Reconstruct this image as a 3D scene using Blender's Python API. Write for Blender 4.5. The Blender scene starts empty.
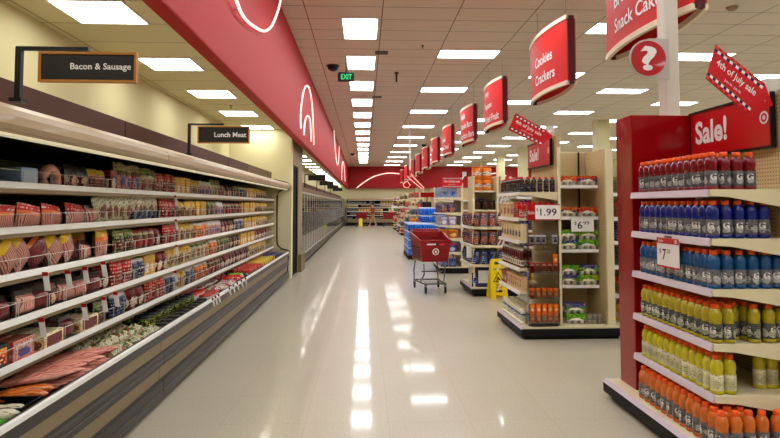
import bpy, bmesh, math, random
from mathutils import Vector, Matrix, Euler
R = random.Random(7)
S = bpy.context.scene
COL = S.collection
PI = math.pi; EXPOSURE = -.16
rad = math.radians
# ------------------------------------------------------------------ camera
F, CX, CY, EYE = 580.0, 390.0, 176.0, 1.6
PITCH = math.atan((205 - CY) / F)
YAW = math.atan((CX - 364.5) * math.cos(PITCH) / F)
cam = bpy.data.cameras.new('camera'); co = bpy.data.objects.new('camera', cam); COL.objects.link(co)
cam.sensor_width = 36; cam.lens = F / 780 * 36; cam.clip_start = .05; cam.clip_end = 200
cam.shift_y = -(219 - CY) / 780
co.location = (0, 0, EYE); co.rotation_euler = (PI / 2 + PITCH, 0, -YAW)
S.camera = co
_f = Vector((math.sin(YAW) * math.cos(PITCH), math.cos(YAW) * math.cos(PITCH), math.sin(PITCH)))
_r = Vector((math.cos(YAW), -math.sin(YAW), 0)); _u = _r.cross(_f)
def at(px, py, X=None, Y=None, Z=None):
    """A point of the photograph measured on the plane x=X, y=Y or z=Z."""
    d = _f + _r * ((px - CX) / F) - _u * ((py - CY) / F)
    t = X / d.x if X is not None else Y / d.y if Y is not None else (Z - EYE) / d.z
    return Vector((d.x * t, d.y * t, EYE + d.z * t))
# ------------------------------------------------------------------ materials
MATS = {}; KIDS = {}
def srgb(c):
    return tuple((v / 255 / 12.92 if v / 255 <= .04045 else ((v / 255 + .055) / 1.055) ** 2.4) for v in c) + (1,)
class NT:
    def __init__(s, name):
        s.m = bpy.data.materials.new(name); s.m.use_nodes = True; s.t = s.m.node_tree
        s.b = s.t.nodes['Principled BSDF']; s.L = s.t.links.new
    def n(s, typ, **kw):
        x = s.t.nodes.new(typ)
        for k, v in kw.items(): setattr(x, k, v)
        return x
def mat(name, col, rough=.5, metal=0, emit=0, var=.06, scale=6, coat=0, spec=.3, bump=0, trans=0, alpha=1):
    if name in MATS: return MATS[name]
    q = NT(name); c = srgb(col); b = q.b
    b.inputs['Roughness'].default_value = rough; b.inputs['Metallic'].default_value = metal
    b.inputs['Coat Weight'].default_value = coat; b.inputs['Specular IOR Level'].default_value = spec
    b.inputs['Transmission Weight'].default_value = trans; b.inputs['Alpha'].default_value = alpha
    tc = q.n('ShaderNodeTexCoord'); no = q.n('ShaderNodeTexNoise'); no.inputs['Scale'].default_value = scale
    no.inputs['Detail'].default_value = 4
    q.L(tc.outputs['Object'], no.inputs['Vector'])
    mx = q.n('ShaderNodeMix', data_type='RGBA')
    mx.inputs[6].default_value = tuple(v * (1 - var) for v in c[:3]) + (1,)
    mx.inputs[7].default_value = tuple(min(1, v * (1 + var)) for v in c[:3]) + (1,)
    q.L(no.outputs['Fac'], mx.inputs[0]); q.L(mx.outputs[2], b.inputs['Base Color'])
    if emit:
        b.inputs['Emission Color'].default_value = c; b.inputs['Emission Strength'].default_value = emit
    if bump:
        bp = q.n('ShaderNodeBump'); bp.inputs['Strength'].default_value = bump; bp.inputs['Distance'].default_value = .002
        q.L(no.outputs['Fac'], bp.inputs['Height']); q.L(bp.outputs[0], b.inputs['Normal'])
    MATS[name] = q.m; return q.m
def printed(name, cols, scale=14, rough=.35, stretch=(1, 1, 1), coat=.2, style='pack'):
    """printed packaging: a header band, a picture patch and lines of small print, or (style blob) loose patches of ink"""
    if name in MATS: return MATS[name]
    q = NT(name); b = q.b; b.inputs['Roughness'].default_value = rough; b.inputs['Coat Weight'].default_value = coat * .5; b.inputs['Specular IOR Level'].default_value = .25
    cols = [srgb(tuple(255 * (v / 255) ** 1.25 for v in c)) for c in cols]
    tc = q.n('ShaderNodeTexCoord'); oi = q.n('ShaderNodeObjectInfo'); mp = q.n('ShaderNodeMapping')
    mp.inputs['Scale'].default_value = stretch
    ad = q.n('ShaderNodeVectorMath', operation='ADD'); sc = q.n('ShaderNodeVectorMath', operation='SCALE'); sc.inputs['Scale'].default_value = 7
    q.L(oi.outputs['Random'], sc.inputs[0]); q.L(tc.outputs['Object'], mp.inputs['Vector']); q.L(mp.outputs[0], ad.inputs[0]); q.L(sc.outputs[0], ad.inputs[1])
    no = q.n('ShaderNodeTexNoise'); no.inputs['Scale'].default_value = scale; no.inputs['Detail'].default_value = 2.5
    q.L(ad.outputs[0], no.inputs['Vector'])
    def M(op, x, y=0.0):
        m = q.n('ShaderNodeMath', operation=op)
        for i, v in enumerate((x, y)):
            if isinstance(v, (int, float)): m.inputs[i].default_value = v
            else: q.L(v, m.inputs[i])
        return m.outputs[0]
    if style == 'blob':
        cr = q.n('ShaderNodeValToRGB'); cr.color_ramp.interpolation = 'CONSTANT'
        n = len(cols); el = cr.color_ramp.elements
        for i, c in enumerate(cols):
            e = el[i] if i < 2 else el.new(.9)
            e.position = 0 if i == 0 else .45 + .24 * (i - 1) / max(1, n - 1); e.color = c
        q.L(no.outputs['Fac'], cr.inputs[0]); q.L(cr.outputs[0], b.inputs['Base Color'])
        MATS[name] = q.m; return q.m
    sp = q.n('ShaderNodeSeparateXYZ'); q.L(tc.outputs['Generated'], sp.inputs[0]); gx, gy, gz = sp.outputs
    nz = no.outputs['Fac']; seed = sum(map(ord, name))
    hb = .62 + .2 * ((seed % 7) / 7)
    wob = M('ADD', gz, M('MULTIPLY', M('SUBTRACT', nz, .5), .35))
    head = M('GREATER_THAN', wob, hb)
    def rad_(g):
        dx = M('MULTIPLY', M('SUBTRACT', g, .5), 1.0); dz = M('MULTIPLY', M('SUBTRACT', gz, .36), 1.25)
        return M('ADD', M('MULTIPLY', dx, dx), M('MULTIPLY', dz, dz))
    dd = M('ADD', M('MINIMUM', rad_(gx), rad_(gy)), M('MULTIPLY', M('SUBTRACT', nz, .5), .22))
    pic = M('LESS_THAN', dd, .075 + .02 * (seed % 3))
    # small print: short dashes in rows
    hx = M('ADD', gx, gy)
    row = M('GREATER_THAN', M('FRACT', M('MULTIPLY', gz, 7.0)), .55)
    n2 = q.n('ShaderNodeTexNoise'); n2.inputs['Scale'].default_value = 1; n2.inputs['Detail'].default_value = 1
    cb = q.n('ShaderNodeCombineXYZ'); q.L(M('MULTIPLY', hx, 13.0), cb.inputs[0]); q.L(M('FLOOR', M('MULTIPLY', gz, 7.0)), cb.inputs[1])
    q.L(M('MULTIPLY', oi.outputs['Random'], 40.0), cb.inputs[2]); q.L(cb.outputs[0], n2.inputs['Vector'])
    txt = M('MULTIPLY', row, M('GREATER_THAN', n2.outputs['Fac'], .54))
    def mix(f, A, B):
        m = q.n('ShaderNodeMix', data_type='RGBA'); q.L(f, m.inputs[0])
        for i, v in ((6, A), (7, B)):
            if isinstance(v, tuple): m.inputs[i].default_value = v
            else: q.L(v, m.inputs[i])
        return m.outputs[2]
    c = mix(head, cols[0], cols[1]); c = mix(pic, c, cols[3]); c = mix(txt, c, cols[2])
    shade = M('ADD', M('MULTIPLY', oi.outputs['Random'], .3), .8)
    vm = q.n('ShaderNodeVectorMath', operation='SCALE'); q.L(c, vm.inputs[0]); q.L(shade, vm.inputs['Scale']); q.L(vm.outputs[0], b.inputs['Base Color'])
    MATS[name] = q.m; return q.m
def meat(name, cols, scale=30):
    if name in MATS: return MATS[name]
    q = NT(name); b = q.b; b.inputs['Roughness'].default_value = .25; b.inputs['Coat Weight'].default_value = .15
    tc = q.n('ShaderNodeTexCoord'); oi = q.n('ShaderNodeObjectInfo')
    ad = q.n('ShaderNodeVectorMath', operation='ADD'); q.L(tc.outputs['Object'], ad.inputs[0]); q.L(oi.outputs['Random'], ad.inputs[1])
    wv = q.n('ShaderNodeTexWave'); wv.inputs['Scale'].default_value = scale * .55; wv.inputs['Distortion'].default_value = 5; wv.inputs['Detail'].default_value = 3
    wv.bands_direction = 'Y'
    q.L(ad.outputs[0], wv.inputs['Vector'])
    cr = q.n('ShaderNodeValToRGB'); el = cr.color_ramp.elements
    for i, c in enumerate(cols):
        e = el[i] if i < 2 else el.new(.5)
        e.position = i / (len(cols) - 1); e.color = srgb(c)
    q.L(wv.outputs['Fac'], cr.inputs[0]); q.L(cr.outputs[0], b.inputs['Base Color'])
    MATS[name] = q.m; return q.m
def grid_mat(name, col, line, w, h, ox, oy, mortar, rough, speck=0, coat=0, plane='XY', bump=0, spec=.5):
    q = NT(name); b = q.b; b.inputs['Roughness'].default_value = rough; b.inputs['Coat Weight'].default_value = coat
    b.inputs['Specular IOR Level'].default_value = spec
    g = q.n('ShaderNodeNewGeometry'); mp = q.n('ShaderNodeMapping'); mp.vector_type = 'POINT'
    mp.inputs['Location'].default_value = (-ox, -oy, 0)
    q.L(g.outputs['Position'], mp.inputs['Vector'])
    br = q.n('ShaderNodeTexBrick'); br.offset = 0; br.squash = 1
    br.inputs['Scale'].default_value = 1; br.inputs['Brick Width'].default_value = w; br.inputs['Row Height'].default_value = h
    br.inputs['Mortar Size'].default_value = mortar; br.inputs['Mortar Smooth'].default_value = .1
    c = srgb(col)
    br.inputs['Color1'].default_value = c; br.inputs['Color2'].default_value = tuple(v * .955 for v in c[:3]) + (1,)
    br.inputs['Mortar'].default_value = srgb(line)
    q.L(mp.outputs[0], br.inputs['Vector'])
    no = q.n('ShaderNodeTexNoise'); no.inputs['Scale'].default_value = 60; no.inputs['Detail'].default_value = 3; q.L(g.outputs['Position'], no.inputs['Vector'])
    cr = q.n('ShaderNodeValToRGB'); cr.color_ramp.elements[0].position = .3; cr.color_ramp.elements[1].position = .62
    k = 1 - speck; cr.color_ramp.elements[0].color = (k, k, k, 1); cr.color_ramp.elements[1].color = (1, 1, 1, 1)
    q.L(no.outputs['Fac'], cr.inputs[0])
    mx = q.n('ShaderNodeMix', data_type='RGBA', blend_type='MULTIPLY'); mx.inputs[0].default_value = 1
    q.L(br.outputs['Color'], mx.inputs[6]); q.L(cr.outputs[0], mx.inputs[7]); q.L(mx.outputs[2], b.inputs['Base Color'])
    if bump:
        n2 = q.n('ShaderNodeTexNoise'); n2.inputs['Scale'].default_value = 1.7; n2.inputs['Detail'].default_value = 2; q.L(g.outputs['Position'], n2.inputs['Vector'])
        bp = q.n('ShaderNodeBump'); bp.inputs['Strength'].default_value = bump; bp.inputs['Distance'].default_value = .02
        q.L(n2.outputs['Fac'], bp.inputs['Height']); q.L(bp.outputs[0], b.inputs['Normal'])
        q.L(bp.outputs[0], b.inputs['Coat Normal'])
    MATS[name] = q.m; return q.m
def peg_mat(name, col, axis):
    q = NT(name); b = q.b; b.inputs['Roughness'].default_value = .5
    g = q.n('ShaderNodeNewGeometry'); sp = q.n('ShaderNodeSeparateXYZ'); q.L(g.outputs['Position'], sp.inputs[0])
    ds = []
    for o in (axis, 'Z'):
        m1 = q.n('ShaderNodeMath', operation='MULTIPLY'); m1.inputs[1].default_value = 1 / .0254; q.L(sp.outputs[o], m1.inputs[0])
        fr = q.n('ShaderNodeMath', operation='FRACT'); q.L(m1.outputs[0], fr.inputs[0])
        sb = q.n('ShaderNodeMath', operation='SUBTRACT'); sb.inputs[1].default_value = .5; q.L(fr.outputs[0], sb.inputs[0])
        pw = q.n('ShaderNodeMath', operation='MULTIPLY'); q.L(sb.outputs[0], pw.inputs[0]); q.L(sb.outputs[0], pw.inputs[1]); ds.append(pw)
    ad = q.n('ShaderNodeMath', operation='ADD'); q.L(ds[0].outputs[0], ad.inputs[0]); q.L(ds[1].outputs[0], ad.inputs[1])
    lt = q.n('ShaderNodeMath', operation='LESS_THAN'); lt.inputs[1].default_value = .03; q.L(ad.outputs[0], lt.inputs[0])
    mx = q.n('ShaderNodeMix', data_type='RGBA'); mx.inputs[6].default_value = srgb(col); mx.inputs[7].default_value = srgb((60, 48, 30))
    q.L(lt.outputs[0], mx.inputs[0]); q.L(mx.outputs[2], b.inputs['Base Color'])
    MATS[name] = q.m; return q.m
def glass(name, col=(230, 240, 240), alpha=.12, rough=.04):
    """thin clear sheet: mostly see-through with a mirror reflection that grows at grazing angles"""
    if name in MATS: return MATS[name]
    q = NT(name); t = q.t; out = t.nodes['Material Output']; t.nodes.remove(q.b)
    tr = q.n('ShaderNodeBsdfTransparent'); tr.inputs[0].default_value = srgb(col); gl = q.n('ShaderNodeBsdfGlossy'); gl.inputs['Roughness'].default_value = rough
    fr = q.n('ShaderNodeFresnel'); fr.inputs[0].default_value = 1.45
    mp = q.n('ShaderNodeMapRange'); mp.inputs['To Min'].default_value = alpha; mp.inputs['To Max'].default_value = .95; q.L(fr.outputs[0], mp.inputs[0])
    mx = q.n('ShaderNodeMixShader'); q.L(mp.outputs[0], mx.inputs[0]); q.L(tr.outputs[0], mx.inputs[1]); q.L(gl.outputs[0], mx.inputs[2]); q.L(mx.outputs[0], out.inputs[0])
    MATS[name] = q.m; return q.m
RED = mat('red_paint', (170, 8, 16), .4, coat=.0, spec=.3, var=.03)
REDG = mat('red_gloss', (142, 4, 12), .16, coat=.25, spec=.3, var=.02)
SOFF = mat('red_soffit', (170, 18, 24), .6, spec=.2, var=.05, scale=1.2)
WHITE = mat('white_print', (238, 236, 232), .45, var=.02)
CREAM = mat('cream_steel', (225, 214, 176), .4, var=.03)
CREAMW = mat('cream_wall', (220, 214, 172), .6, var=.03, scale=.8)
PEGX = peg_mat('pegboard_x', (206, 184, 134), 'X'); PEGY = peg_mat('pegboard_y', (206, 184, 134), 'Y')
BLACK = mat('black_plastic', (9, 9, 9), .4, var=.1)
KICK = mat('black_kick', (5, 5, 5), .6, var=.1)
DARK = mat('dark_interior', (10, 10, 9), .7, var=.15, spec=.1)  # near-black paints deep shade into case interiors; the dark doors share it
DGREY = mat('bumper_grey', (58, 56, 50), .42, var=.12, scale=3)
TAN = mat('tan_panel', (148, 131, 100), .45, var=.1, scale=2.5)
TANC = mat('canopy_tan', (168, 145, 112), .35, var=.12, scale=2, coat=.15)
BROWN = mat('brown_fascia', (92, 54, 36), .45, var=.08)
OLIVE = mat('olive_fascia', (120, 108, 70), .5, var=.08)
SHELFW = mat('white_rail', (234, 234, 226), .3, var=.05)
LAV = mat('lavender_rail', (214, 202, 212), .3, var=.06)
UNDER = mat('shelf_underside', (140, 122, 90), .5, var=.06)
WIRE = mat('white_wire', (225, 222, 210), .3, var=.02)
CHROME = mat('chrome', (190, 190, 190), .25, metal=1, var=.03)
GUN = mat('grey_tube', (110, 108, 104), .35, metal=.8, var=.05)
NAVY = mat('navy_print', (22, 24, 70), .45, var=.02)
PINKP = mat('pink_print', (226, 60, 62), .45, var=.02)
LIGHTP = mat('light_panel', (250, 252, 255), .5, emit=18.0, var=0)
LIGHTL = mat('light_panel_low', (255, 252, 240), .5, emit=12.0, var=0)
NEON = mat('neon_tube', (255, 206, 196), .3, emit=1.6, var=0)
ACR = glass('clear_acrylic', (246, 244, 242), .05, .06)
GLS = glass('door_glass', (226, 234, 232), .04, .03)
YEL = mat('yellow_plastic', (238, 206, 24), .4, var=.04)
ORCAP = mat('orange_cap', (238, 88, 18), .35, var=.03, coat=.3)
FLOORM = grid_mat('vinyl_floor', (192, 185, 162), (180, 172, 146), .6096, .6096, .18, .1, .003, .4, speck=.16, coat=.42, bump=.03, spec=.3)
FLOORM.node_tree.nodes['Principled BSDF'].inputs['Coat Roughness'].default_value = .065
CEILM = grid_mat('ceiling_tile', (222, 208, 193), (116, 102, 90), 1.22, .61, 1.5, 11.355 - .61 * 40, .009, .8, speck=.05)
LOWC = grid_mat('low_ceiling_tile', (214, 210, 176), (150, 142, 104), 1.22, .61, -2.86, 4.7 - .61 * 20, .009, .8, speck=.04)
# ------------------------------------------------------------------ mesh builder
class MB:
    def __init__(s, *m): s.v = []; s.f = []; s.mi = []; s.m = list(m); s.sm = []
    def idx(s, m):
        if m is None: return 0
        if m not in s.m: s.m.append(m)
        return s.m.index(m)
    def add(s, vs, fs, m=None, smooth=False):
        o = len(s.v); s.v += [tuple(v) for v in vs]; i = s.idx(m)
        for f in fs: s.f.append(tuple(o + k for k in f)); s.mi.append(i); s.sm.append(smooth)
        return s
    def box(s, x0, x1, y0, y1, z0, z1, m=None, bev=0):
        if x0 > x1: x0, x1 = x1, x0
        if y0 > y1: y0, y1 = y1, y0
        if z0 > z1: z0, z1 = z1, z0
        if not bev:
            vs = [(x, y, z) for z in (z0, z1) for y in (y0, y1) for x in (x0, x1)]
            return s.add(vs, [(0, 2, 3, 1), (4, 5, 7, 6), (0, 1, 5, 4), (2, 6, 7, 3), (0, 4, 6, 2), (1, 3, 7, 5)], m)
        b = min(bev, (x1 - x0) / 2.01, (y1 - y0) / 2.01)
        def ring(z, i): return [(x0 + b + i, y0 + i, z), (x1 - b - i, y0 + i, z), (x1 - i, y0 + b + i, z), (x1 - i, y1 - b - i, z), (x1 - b - i, y1 - i, z), (x0 + b + i, y1 - i, z), (x0 + i, y1 - b - i, z), (x0 + i, y0 + b + i, z)]
        i = b * .5; zb = min(b, (z1 - z0) / 2.01)
        rs = [ring(z0, i), ring(z0 + zb, 0), ring(z1 - zb, 0), ring(z1, i)]
        vs = sum(rs, []); fs = [tuple(range(7, -1, -1)), tuple(range(24, 32))]
        for k in range(3):
            for j in range(8): fs.append((k * 8 + j, k * 8 + (j + 1) % 8, k * 8 + 8 + (j + 1) % 8, k * 8 + 8 + j))
        return s.add(vs, fs, m)
    def prism(s, pts, a, b, axis='Y', m=None, smooth=False):
        """closed outline extruded; axis Y: pts are (x,z); axis X: (y,z); axis Z: (x,y)"""
        def P(p, t): return (p[0], t, p[1]) if axis == 'Y' else (t, p[0], p[1]) if axis == 'X' else (p[0], p[1], t)
        n = len(pts); vs = [P(p, a) for p in pts] + [P(p, b) for p in pts]
        fs = [tuple(range(n)), tuple(range(2 * n - 1, n - 1, -1))] + [(i, i + n, (i + 1) % n + n, (i + 1) % n) for i in range(n)]
        return s.add(vs, fs, m, smooth)
    def lathe(s, prof, n=12, c=(0, 0, 0), m=None, smooth=True, axis='Z', caps=True):
        vs = []
        for r, z in prof:
            for k in range(n):
                a = 2 * PI * k / n; x, y = r * math.cos(a), r * math.sin(a)
                vs.append((c[0] + x, c[1] + y, c[2] + z) if axis == 'Z' else (c[0] + z, c[1] + x, c[2] + y) if axis == 'X' else (c[0] + x, c[1] + z, c[2] + y))
        fs = [(i * n + k, i * n + (k + 1) % n, (i + 1) * n + (k + 1) % n, (i + 1) * n + k) for i in range(len(prof) - 1) for k in range(n)]
        s.add(vs, fs, m, smooth)
        if caps:
            o = len(s.v) - len(vs); i = s.idx(m)
            for r, st in ((0, 0), (len(prof) - 1, (len(prof) - 1) * n)):
                if prof[r][0] > 1e-5: s.f.append(tuple(o + st + k for k in (range(n - 1, -1, -1) if r == 0 else range(n)))); s.mi.append(i); s.sm.append(False)
        return s
    def tube(s, path, r, n=6, m=None, closed=False, smooth=True):
        P = [Vector(p) for p in path]; N = len(P); vs = []
        for i, p in enumerate(P):
            a = P[(i - 1) % N] if (closed or i) else p; b = P[(i + 1) % N] if (closed or i < N - 1) else p
            d = (b - a).normalized(); h = Vector((0, 0, 1)) if abs(d.z) < .95 else Vector((1, 0, 0))
            u = d.cross(h).normalized(); w = d.cross(u)
            for k in range(n):
                t = 2 * PI * k / n + PI / n; vs.append(p + u * r * math.cos(t) + w * r * math.sin(t))
        fs = []
        for i in range(N if closed else N - 1):
            j = (i + 1) % N
            for k in range(n): fs.append((i * n + k, j * n + k, j * n + (k + 1) % n, i * n + (k + 1) % n))
        if not closed: fs += [tuple(range(n)), tuple((N - 1) * n + k for k in range(n - 1, -1, -1))]
        return s.add(vs, fs, m, smooth)
    def quad(s, a, b, c, d, m=None): return s.add([a, b, c, d], [(0, 1, 2, 3)], m)
    def mesh(s, name):
        me = bpy.data.meshes.new(name); me.from_pydata(s.v, [], s.f)
        for m in s.m: me.materials.append(m)
        me.polygons.foreach_set('material_index', s.mi); me.polygons.foreach_set('use_smooth', s.sm)
        me.update()
        bm = bmesh.new(); bm.from_mesh(me); bmesh.ops.recalc_face_normals(bm, faces=bm.faces); bm.to_mesh(me); bm.free()
        return me
    def build(s, name, parent=None, **kw):
        return link(name, s.mesh(name), parent, **kw)
def link(name, me, parent=None, loc=None, label=None, cat=None, group=None, kind=None):
    o = bpy.data.objects.new(name, me); COL.objects.link(o)
    if parent: o.parent = parent; KIDS.setdefault(parent.as_pointer(), []).append(o)
    if loc is not None: o.location = loc
    return tag(o, label, cat, group, kind)
def tag(o, label=None, cat=None, group=None, kind=None):
    if label: o['label'] = label
    if cat: o['category'] = cat
    if group: o['group'] = group
    if kind: o['kind'] = kind
    return o
def thing(name, label, cat, loc=(0, 0, 0), group=None, rz=0):
    o = bpy.data.objects.new(name, None); COL.objects.link(o); o.empty_display_size = .05
    o.location = loc; o.rotation_euler = (0, 0, rz); return tag(o, label, cat, group)
def copy_tree(o, parent=None):
    c = o.copy(); COL.objects.link(c)
    if parent: c.parent = parent; KIDS.setdefault(parent.as_pointer(), []).append(c)
    for ch in KIDS.get(o.as_pointer(), []): copy_tree(ch, c)
    return c
# lettering: a text laid out as a mesh in the plane (u right, v up), fitted into w x h around its centre
def text_geo(body, w=None, h=None, bold=.0, res=3):
    cu = bpy.data.curves.new('t', 'FONT'); cu.body = body; cu.size = 1; cu.offset = bold; cu.resolution_u = res
    cu.align_x = 'LEFT'; ob = bpy.data.objects.new('t', cu); COL.objects.link(ob)
    dg = bpy.context.evaluated_depsgraph_get(); me = bpy.data.meshes.new_from_object(ob.evaluated_get(dg))
    vs = [v.co.copy() for v in me.vertices]; fs = [tuple(p.vertices) for p in me.polygons]
    bpy.data.objects.remove(ob); bpy.data.curves.remove(cu); bpy.data.meshes.remove(me)
    x0, x1 = min(v.x for v in vs), max(v.x for v in vs); y0, y1 = min(v.y for v in vs), max(v.y for v in vs)
    sx = w / (x1 - x0) if w else None; sy = h / (y1 - y0) if h else None
    sx = sx or sy; sy = sy or sx
    return [((v.x - (x0 + x1) / 2) * sx, (v.y - (y0 + y1) / 2) * sy) for v in vs], fs
def text_obj(name, body, parent, o, U, V, w=None, h=None, m=WHITE, bold=.0, warp=None, align='C', **kw):
    """o = centre, U/V = world directions of the reading line and of up"""
    p, fs = text_geo(body, w, h, bold); o = Vector(o); U = Vector(U); V = Vector(V)
    if align == 'L':
        x0 = min(a for a, b in p); p = [(a - x0, b) for a, b in p]
    vs = [(o + U * a + V * b) if warp is None else warp(a, b) for a, b in p]
    me = bpy.data.meshes.new(name); me.from_pydata([tuple(v) for v in vs], [], fs); me.materials.append(m); me.update()
    return link(name, me, parent, **kw)
FX, FZ = (0, -1, 0), (0, 0, 1)          # reading line and up of a face that looks towards -x
def ring_geo(mb, o, U, V, r0, r1, m, n=28):
    o, U, V = Vector(o), Vector(U), Vector(V)
    vs = [o + U * r * math.cos(2 * PI * k / n) + V * r * math.sin(2 * PI * k / n) for k in range(n) for r in (r0, r1)]
    if r0 <= 0:
        return mb.add([o + U * r1 * math.cos(2 * PI * k / n) + V * r1 * math.sin(2 * PI * k / n) for k in range(n)], [tuple(range(n))], m)
    return mb.add(vs, [(2 * k, 2 * k + 1, (2 * k + 3) % (2 * n), (2 * k + 2) % (2 * n)) for k in range(n)], m)
def bullseye(name, parent, o, U, V, r, m=WHITE):
    mb = MB(m); ring_geo(mb, o, U, V, r * .68, r, m); ring_geo(mb, o, U, V, 0, r * .36, m); return mb.build(name, parent)
# ------------------------------------------------------------------ the room
def struct(name, mb, **kw): return mb.build(name, kind='structure', **kw)
XR, YB, YF, HC, HL = 17.0, 47.0, -5.0, 4.69, 3.25
struct('floor', MB(FLOORM).box(-6, XR, YF, YB + .2, -.1, 0))
struct('ceiling', MB(CEILM).box(-1.31, XR, YF, YB + .2, HC, HC + .1))
struct('ceiling_low', MB(LOWC).box(-3.0, -1.44, YF, YB, HL, HL + .08))
struct('wall_left', MB(CREAMW).box(-3.13, -2.93, YF, 12.68, 0, HL))
struct('wall_right', MB(CREAMW).box(XR, XR + .2, YF, YB + .2, 0, HC))
struct('wall_back', MB(CREAMW).box(-3.2, XR, YB, YB + .2, 0, HC))
struct('wall_front', MB(TAN).box(-3.2, XR, YF - .2, YF, 0, HC))
struct('soffit_wall_left', MB(SOFF).prism([(-1.435, 2.915), (-1.31, 2.915), (-1.305, 2.93), (-1.305, HC), (-1.435, HC)], YF, YB))
sb = MB(RED); sb.box(-1.305, XR, YB - .35, YB - .01, 2.95, HC); struct('soffit_wall_back', sb)
# short wing wall past the meat case with the black service doorway in it
struct('wall_wing', MB(CREAMW).box(-2.93, -1.585, 12.68, 12.95, 0, HL))
struct('wall_service', MB(TAN).box(-2.9, -1.58, 13.95, 14.85, 0, HL).box(-2.9, -1.58, 12.951, 13.95, 2.5, HL))
struct('wall_freezer', MB(CREAMW).box(-3.13, -2.93, 13.96, YB, 0, HL))
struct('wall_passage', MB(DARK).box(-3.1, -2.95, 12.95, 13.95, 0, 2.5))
struct('door_1', MB(DARK).box(-1.66, -1.60, 12.96, 13.02, 0, 2.48).box(-1.66, -1.60, 13.88, 13.94, 0, 2.48).box(-1.66, -1.60, 13.02, 13.88, 2.42, 2.48).box(-1.65, -1.62, 13.02, 13.44, .01, 2.42).box(-1.65, -1.62, 13.46, 13.88, .01, 2.42))
struct('trim_1', MB(OLIVE).box(-1.58, -1.50, 13.97, 14.84, 0.001, .42))
# ceiling lights
k0 = 10.06
proto = {}
def first_light(key, a):
    t = thing('ceiling_light', a[6], 'ceiling light', (a[0], a[1], a[4]), a[7])
    w, l, m = a[2] / 2, a[3] / 2, a[5]
    f = MB(WHITE); f.box(-w - .02, w + .02, -l - .02, -l, -.012, .01).box(-w - .02, w + .02, l, l + .02, -.012, .01).box(-w - .02, -w, -l, l, -.012, .01).box(w, w + .02, -l, l, -.012, .01)
    f.box(-.006, .006, -l, l, -.0112, -.0052) if w < l else f.box(-w, w, -.006, .006, -.0112, -.0052)
    f.build('frame', t); MB(m).box(-w, w, -l, l, -.005, .01).build('diffuser', t)
    return t
def put_light(key, *a):
    if key not in proto: proto[key] = first_light(key, a); return
    c = copy_tree(proto[key]); c.location = (a[0], a[1], a[4]); tag(c, a[6], group=a[7])
for i in range(-5, 14):
    put_light('mid', -.08, k0 + 2.44 * i, .58, 1.16, HC, LIGHTP, 'square-looking white ceiling panel in the column of lights above the main aisle', 'lights above the main aisle')
for xi, cx in enumerate((2.11, 4.55, 6.98, 9.42, 11.86, 14.3)):
    for i in range(-4, 10):
        cy = 11.66 + 3.66 * i + (1.83 if xi % 2 else 0)
        if cy > 45: continue
        put_light('wide', cx, cy, 1.18, .58, HC, LIGHTP, 'wide white ceiling panel %s' % ('in the row directly over the aisle signs' if xi == 0 else 'in a staggered row over the grocery shelves, row %s out' % ('two three four five six'.split()[xi - 1])), 'wide lights row %s' % 'nearest second third fourth fifth sixth'.split()[xi])
for i in range(-4, 24):
    cy = 4.99 + 1.83 * i
    if 12.4 < cy < 14.9: continue
    if cy < YF + .4: continue
    put_light('low', -2.26, cy if i < 4 else cy + .0, .58, .58, HL, LIGHTL, 'square light in the low cream ceiling %s' % ('over the meat case' if cy < 12.4 else 'over the freezer doors'), 'low ceiling lights over the %s' % ('meat case' if cy < 12.4 else 'freezers'))
# small ceiling fittings
def exit_sign():
    p = at(346, 77, Y=12.1)
    t = thing('exit_sign', 'black exit sign with green EXIT letters hanging from the ceiling', 'exit sign', (p.x, 12.1, p.z))
    MB(BLACK).box(-.17, .17, -.025, .025, -.1, .1, bev=.012).build('housing', t)
    MB(BLACK).tube([(0, 0, .09), (0, 0, HC - p.z)], .012).build('stem', t)
    g = mat('green_led', (40, 210, 120), .4, emit=.8, var=0)
    text_obj('lettering', 'EXIT', t, (.01, -.028, 0), (1, 0, 0), FZ, .23, .11, g, .02)
exit_sign()
def ceiling_bit(name, label, px, py, fn, z=HC):
    p = at(px, py, Z=z); t = thing(name, label, name.replace('_', ' '), (p.x, p.y, z)); fn(t); return t
def dome(t):
    MB(BLACK).lathe([(.0, -.13), (.06, -.12), (.11, -.08), (.13, -.02)], 16).build('bubble', t)
    MB(DGREY).lathe([(.15, -.02), (.15, 0)], 16).build('mounting_ring', t)
ceiling_bit('security_camera', 'black dome security camera on the ceiling just in front of the exit sign', 333, 65.5, dome)
ceiling_bit('security_camera', 'small black dome camera on the ceiling near the far red wall, left side', 352.5, 153.5, dome)
ceiling_bit('security_camera', 'black dome camera on the ceiling beside the row of aisle signs', 424, 144.5, dome)
def spotl(t):
    MB(BLACK).lathe([(.05, -.03), (.05, 0)], 10).build('canopy', t); MB(BLACK).lathe([(.022, -.22), (.022, -.03)], 8).build('body', t)
ceiling_bit('spot_camera', 'black stick camera hanging from the ceiling between the light rows', 396.5, 72.5, spotl)
def vent(t): MB(mat('brown_vent', (92, 74, 58), .6)).box(-.13, .13, -.13, .13, -.01, 0).build('grille', t)
ceiling_bit('ceiling_speaker', 'brown square ceiling grille right of the second aisle light', 381.5, 52.5, vent)
ceiling_bit('ceiling_speaker', 'small brown square ceiling grille beside the fourth aisle light', 377, 97, vent)
def smoke(t): MB(mat('beige_plastic', (150, 128, 100), .6)).lathe([(.03, -.06), (.07, -.04), (.09, 0)], 12).build('sensor', t)
ceiling_bit('smoke_detector', 'round beige smoke detector on the ceiling, up above the sale tag', 732, 7, smoke)
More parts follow.
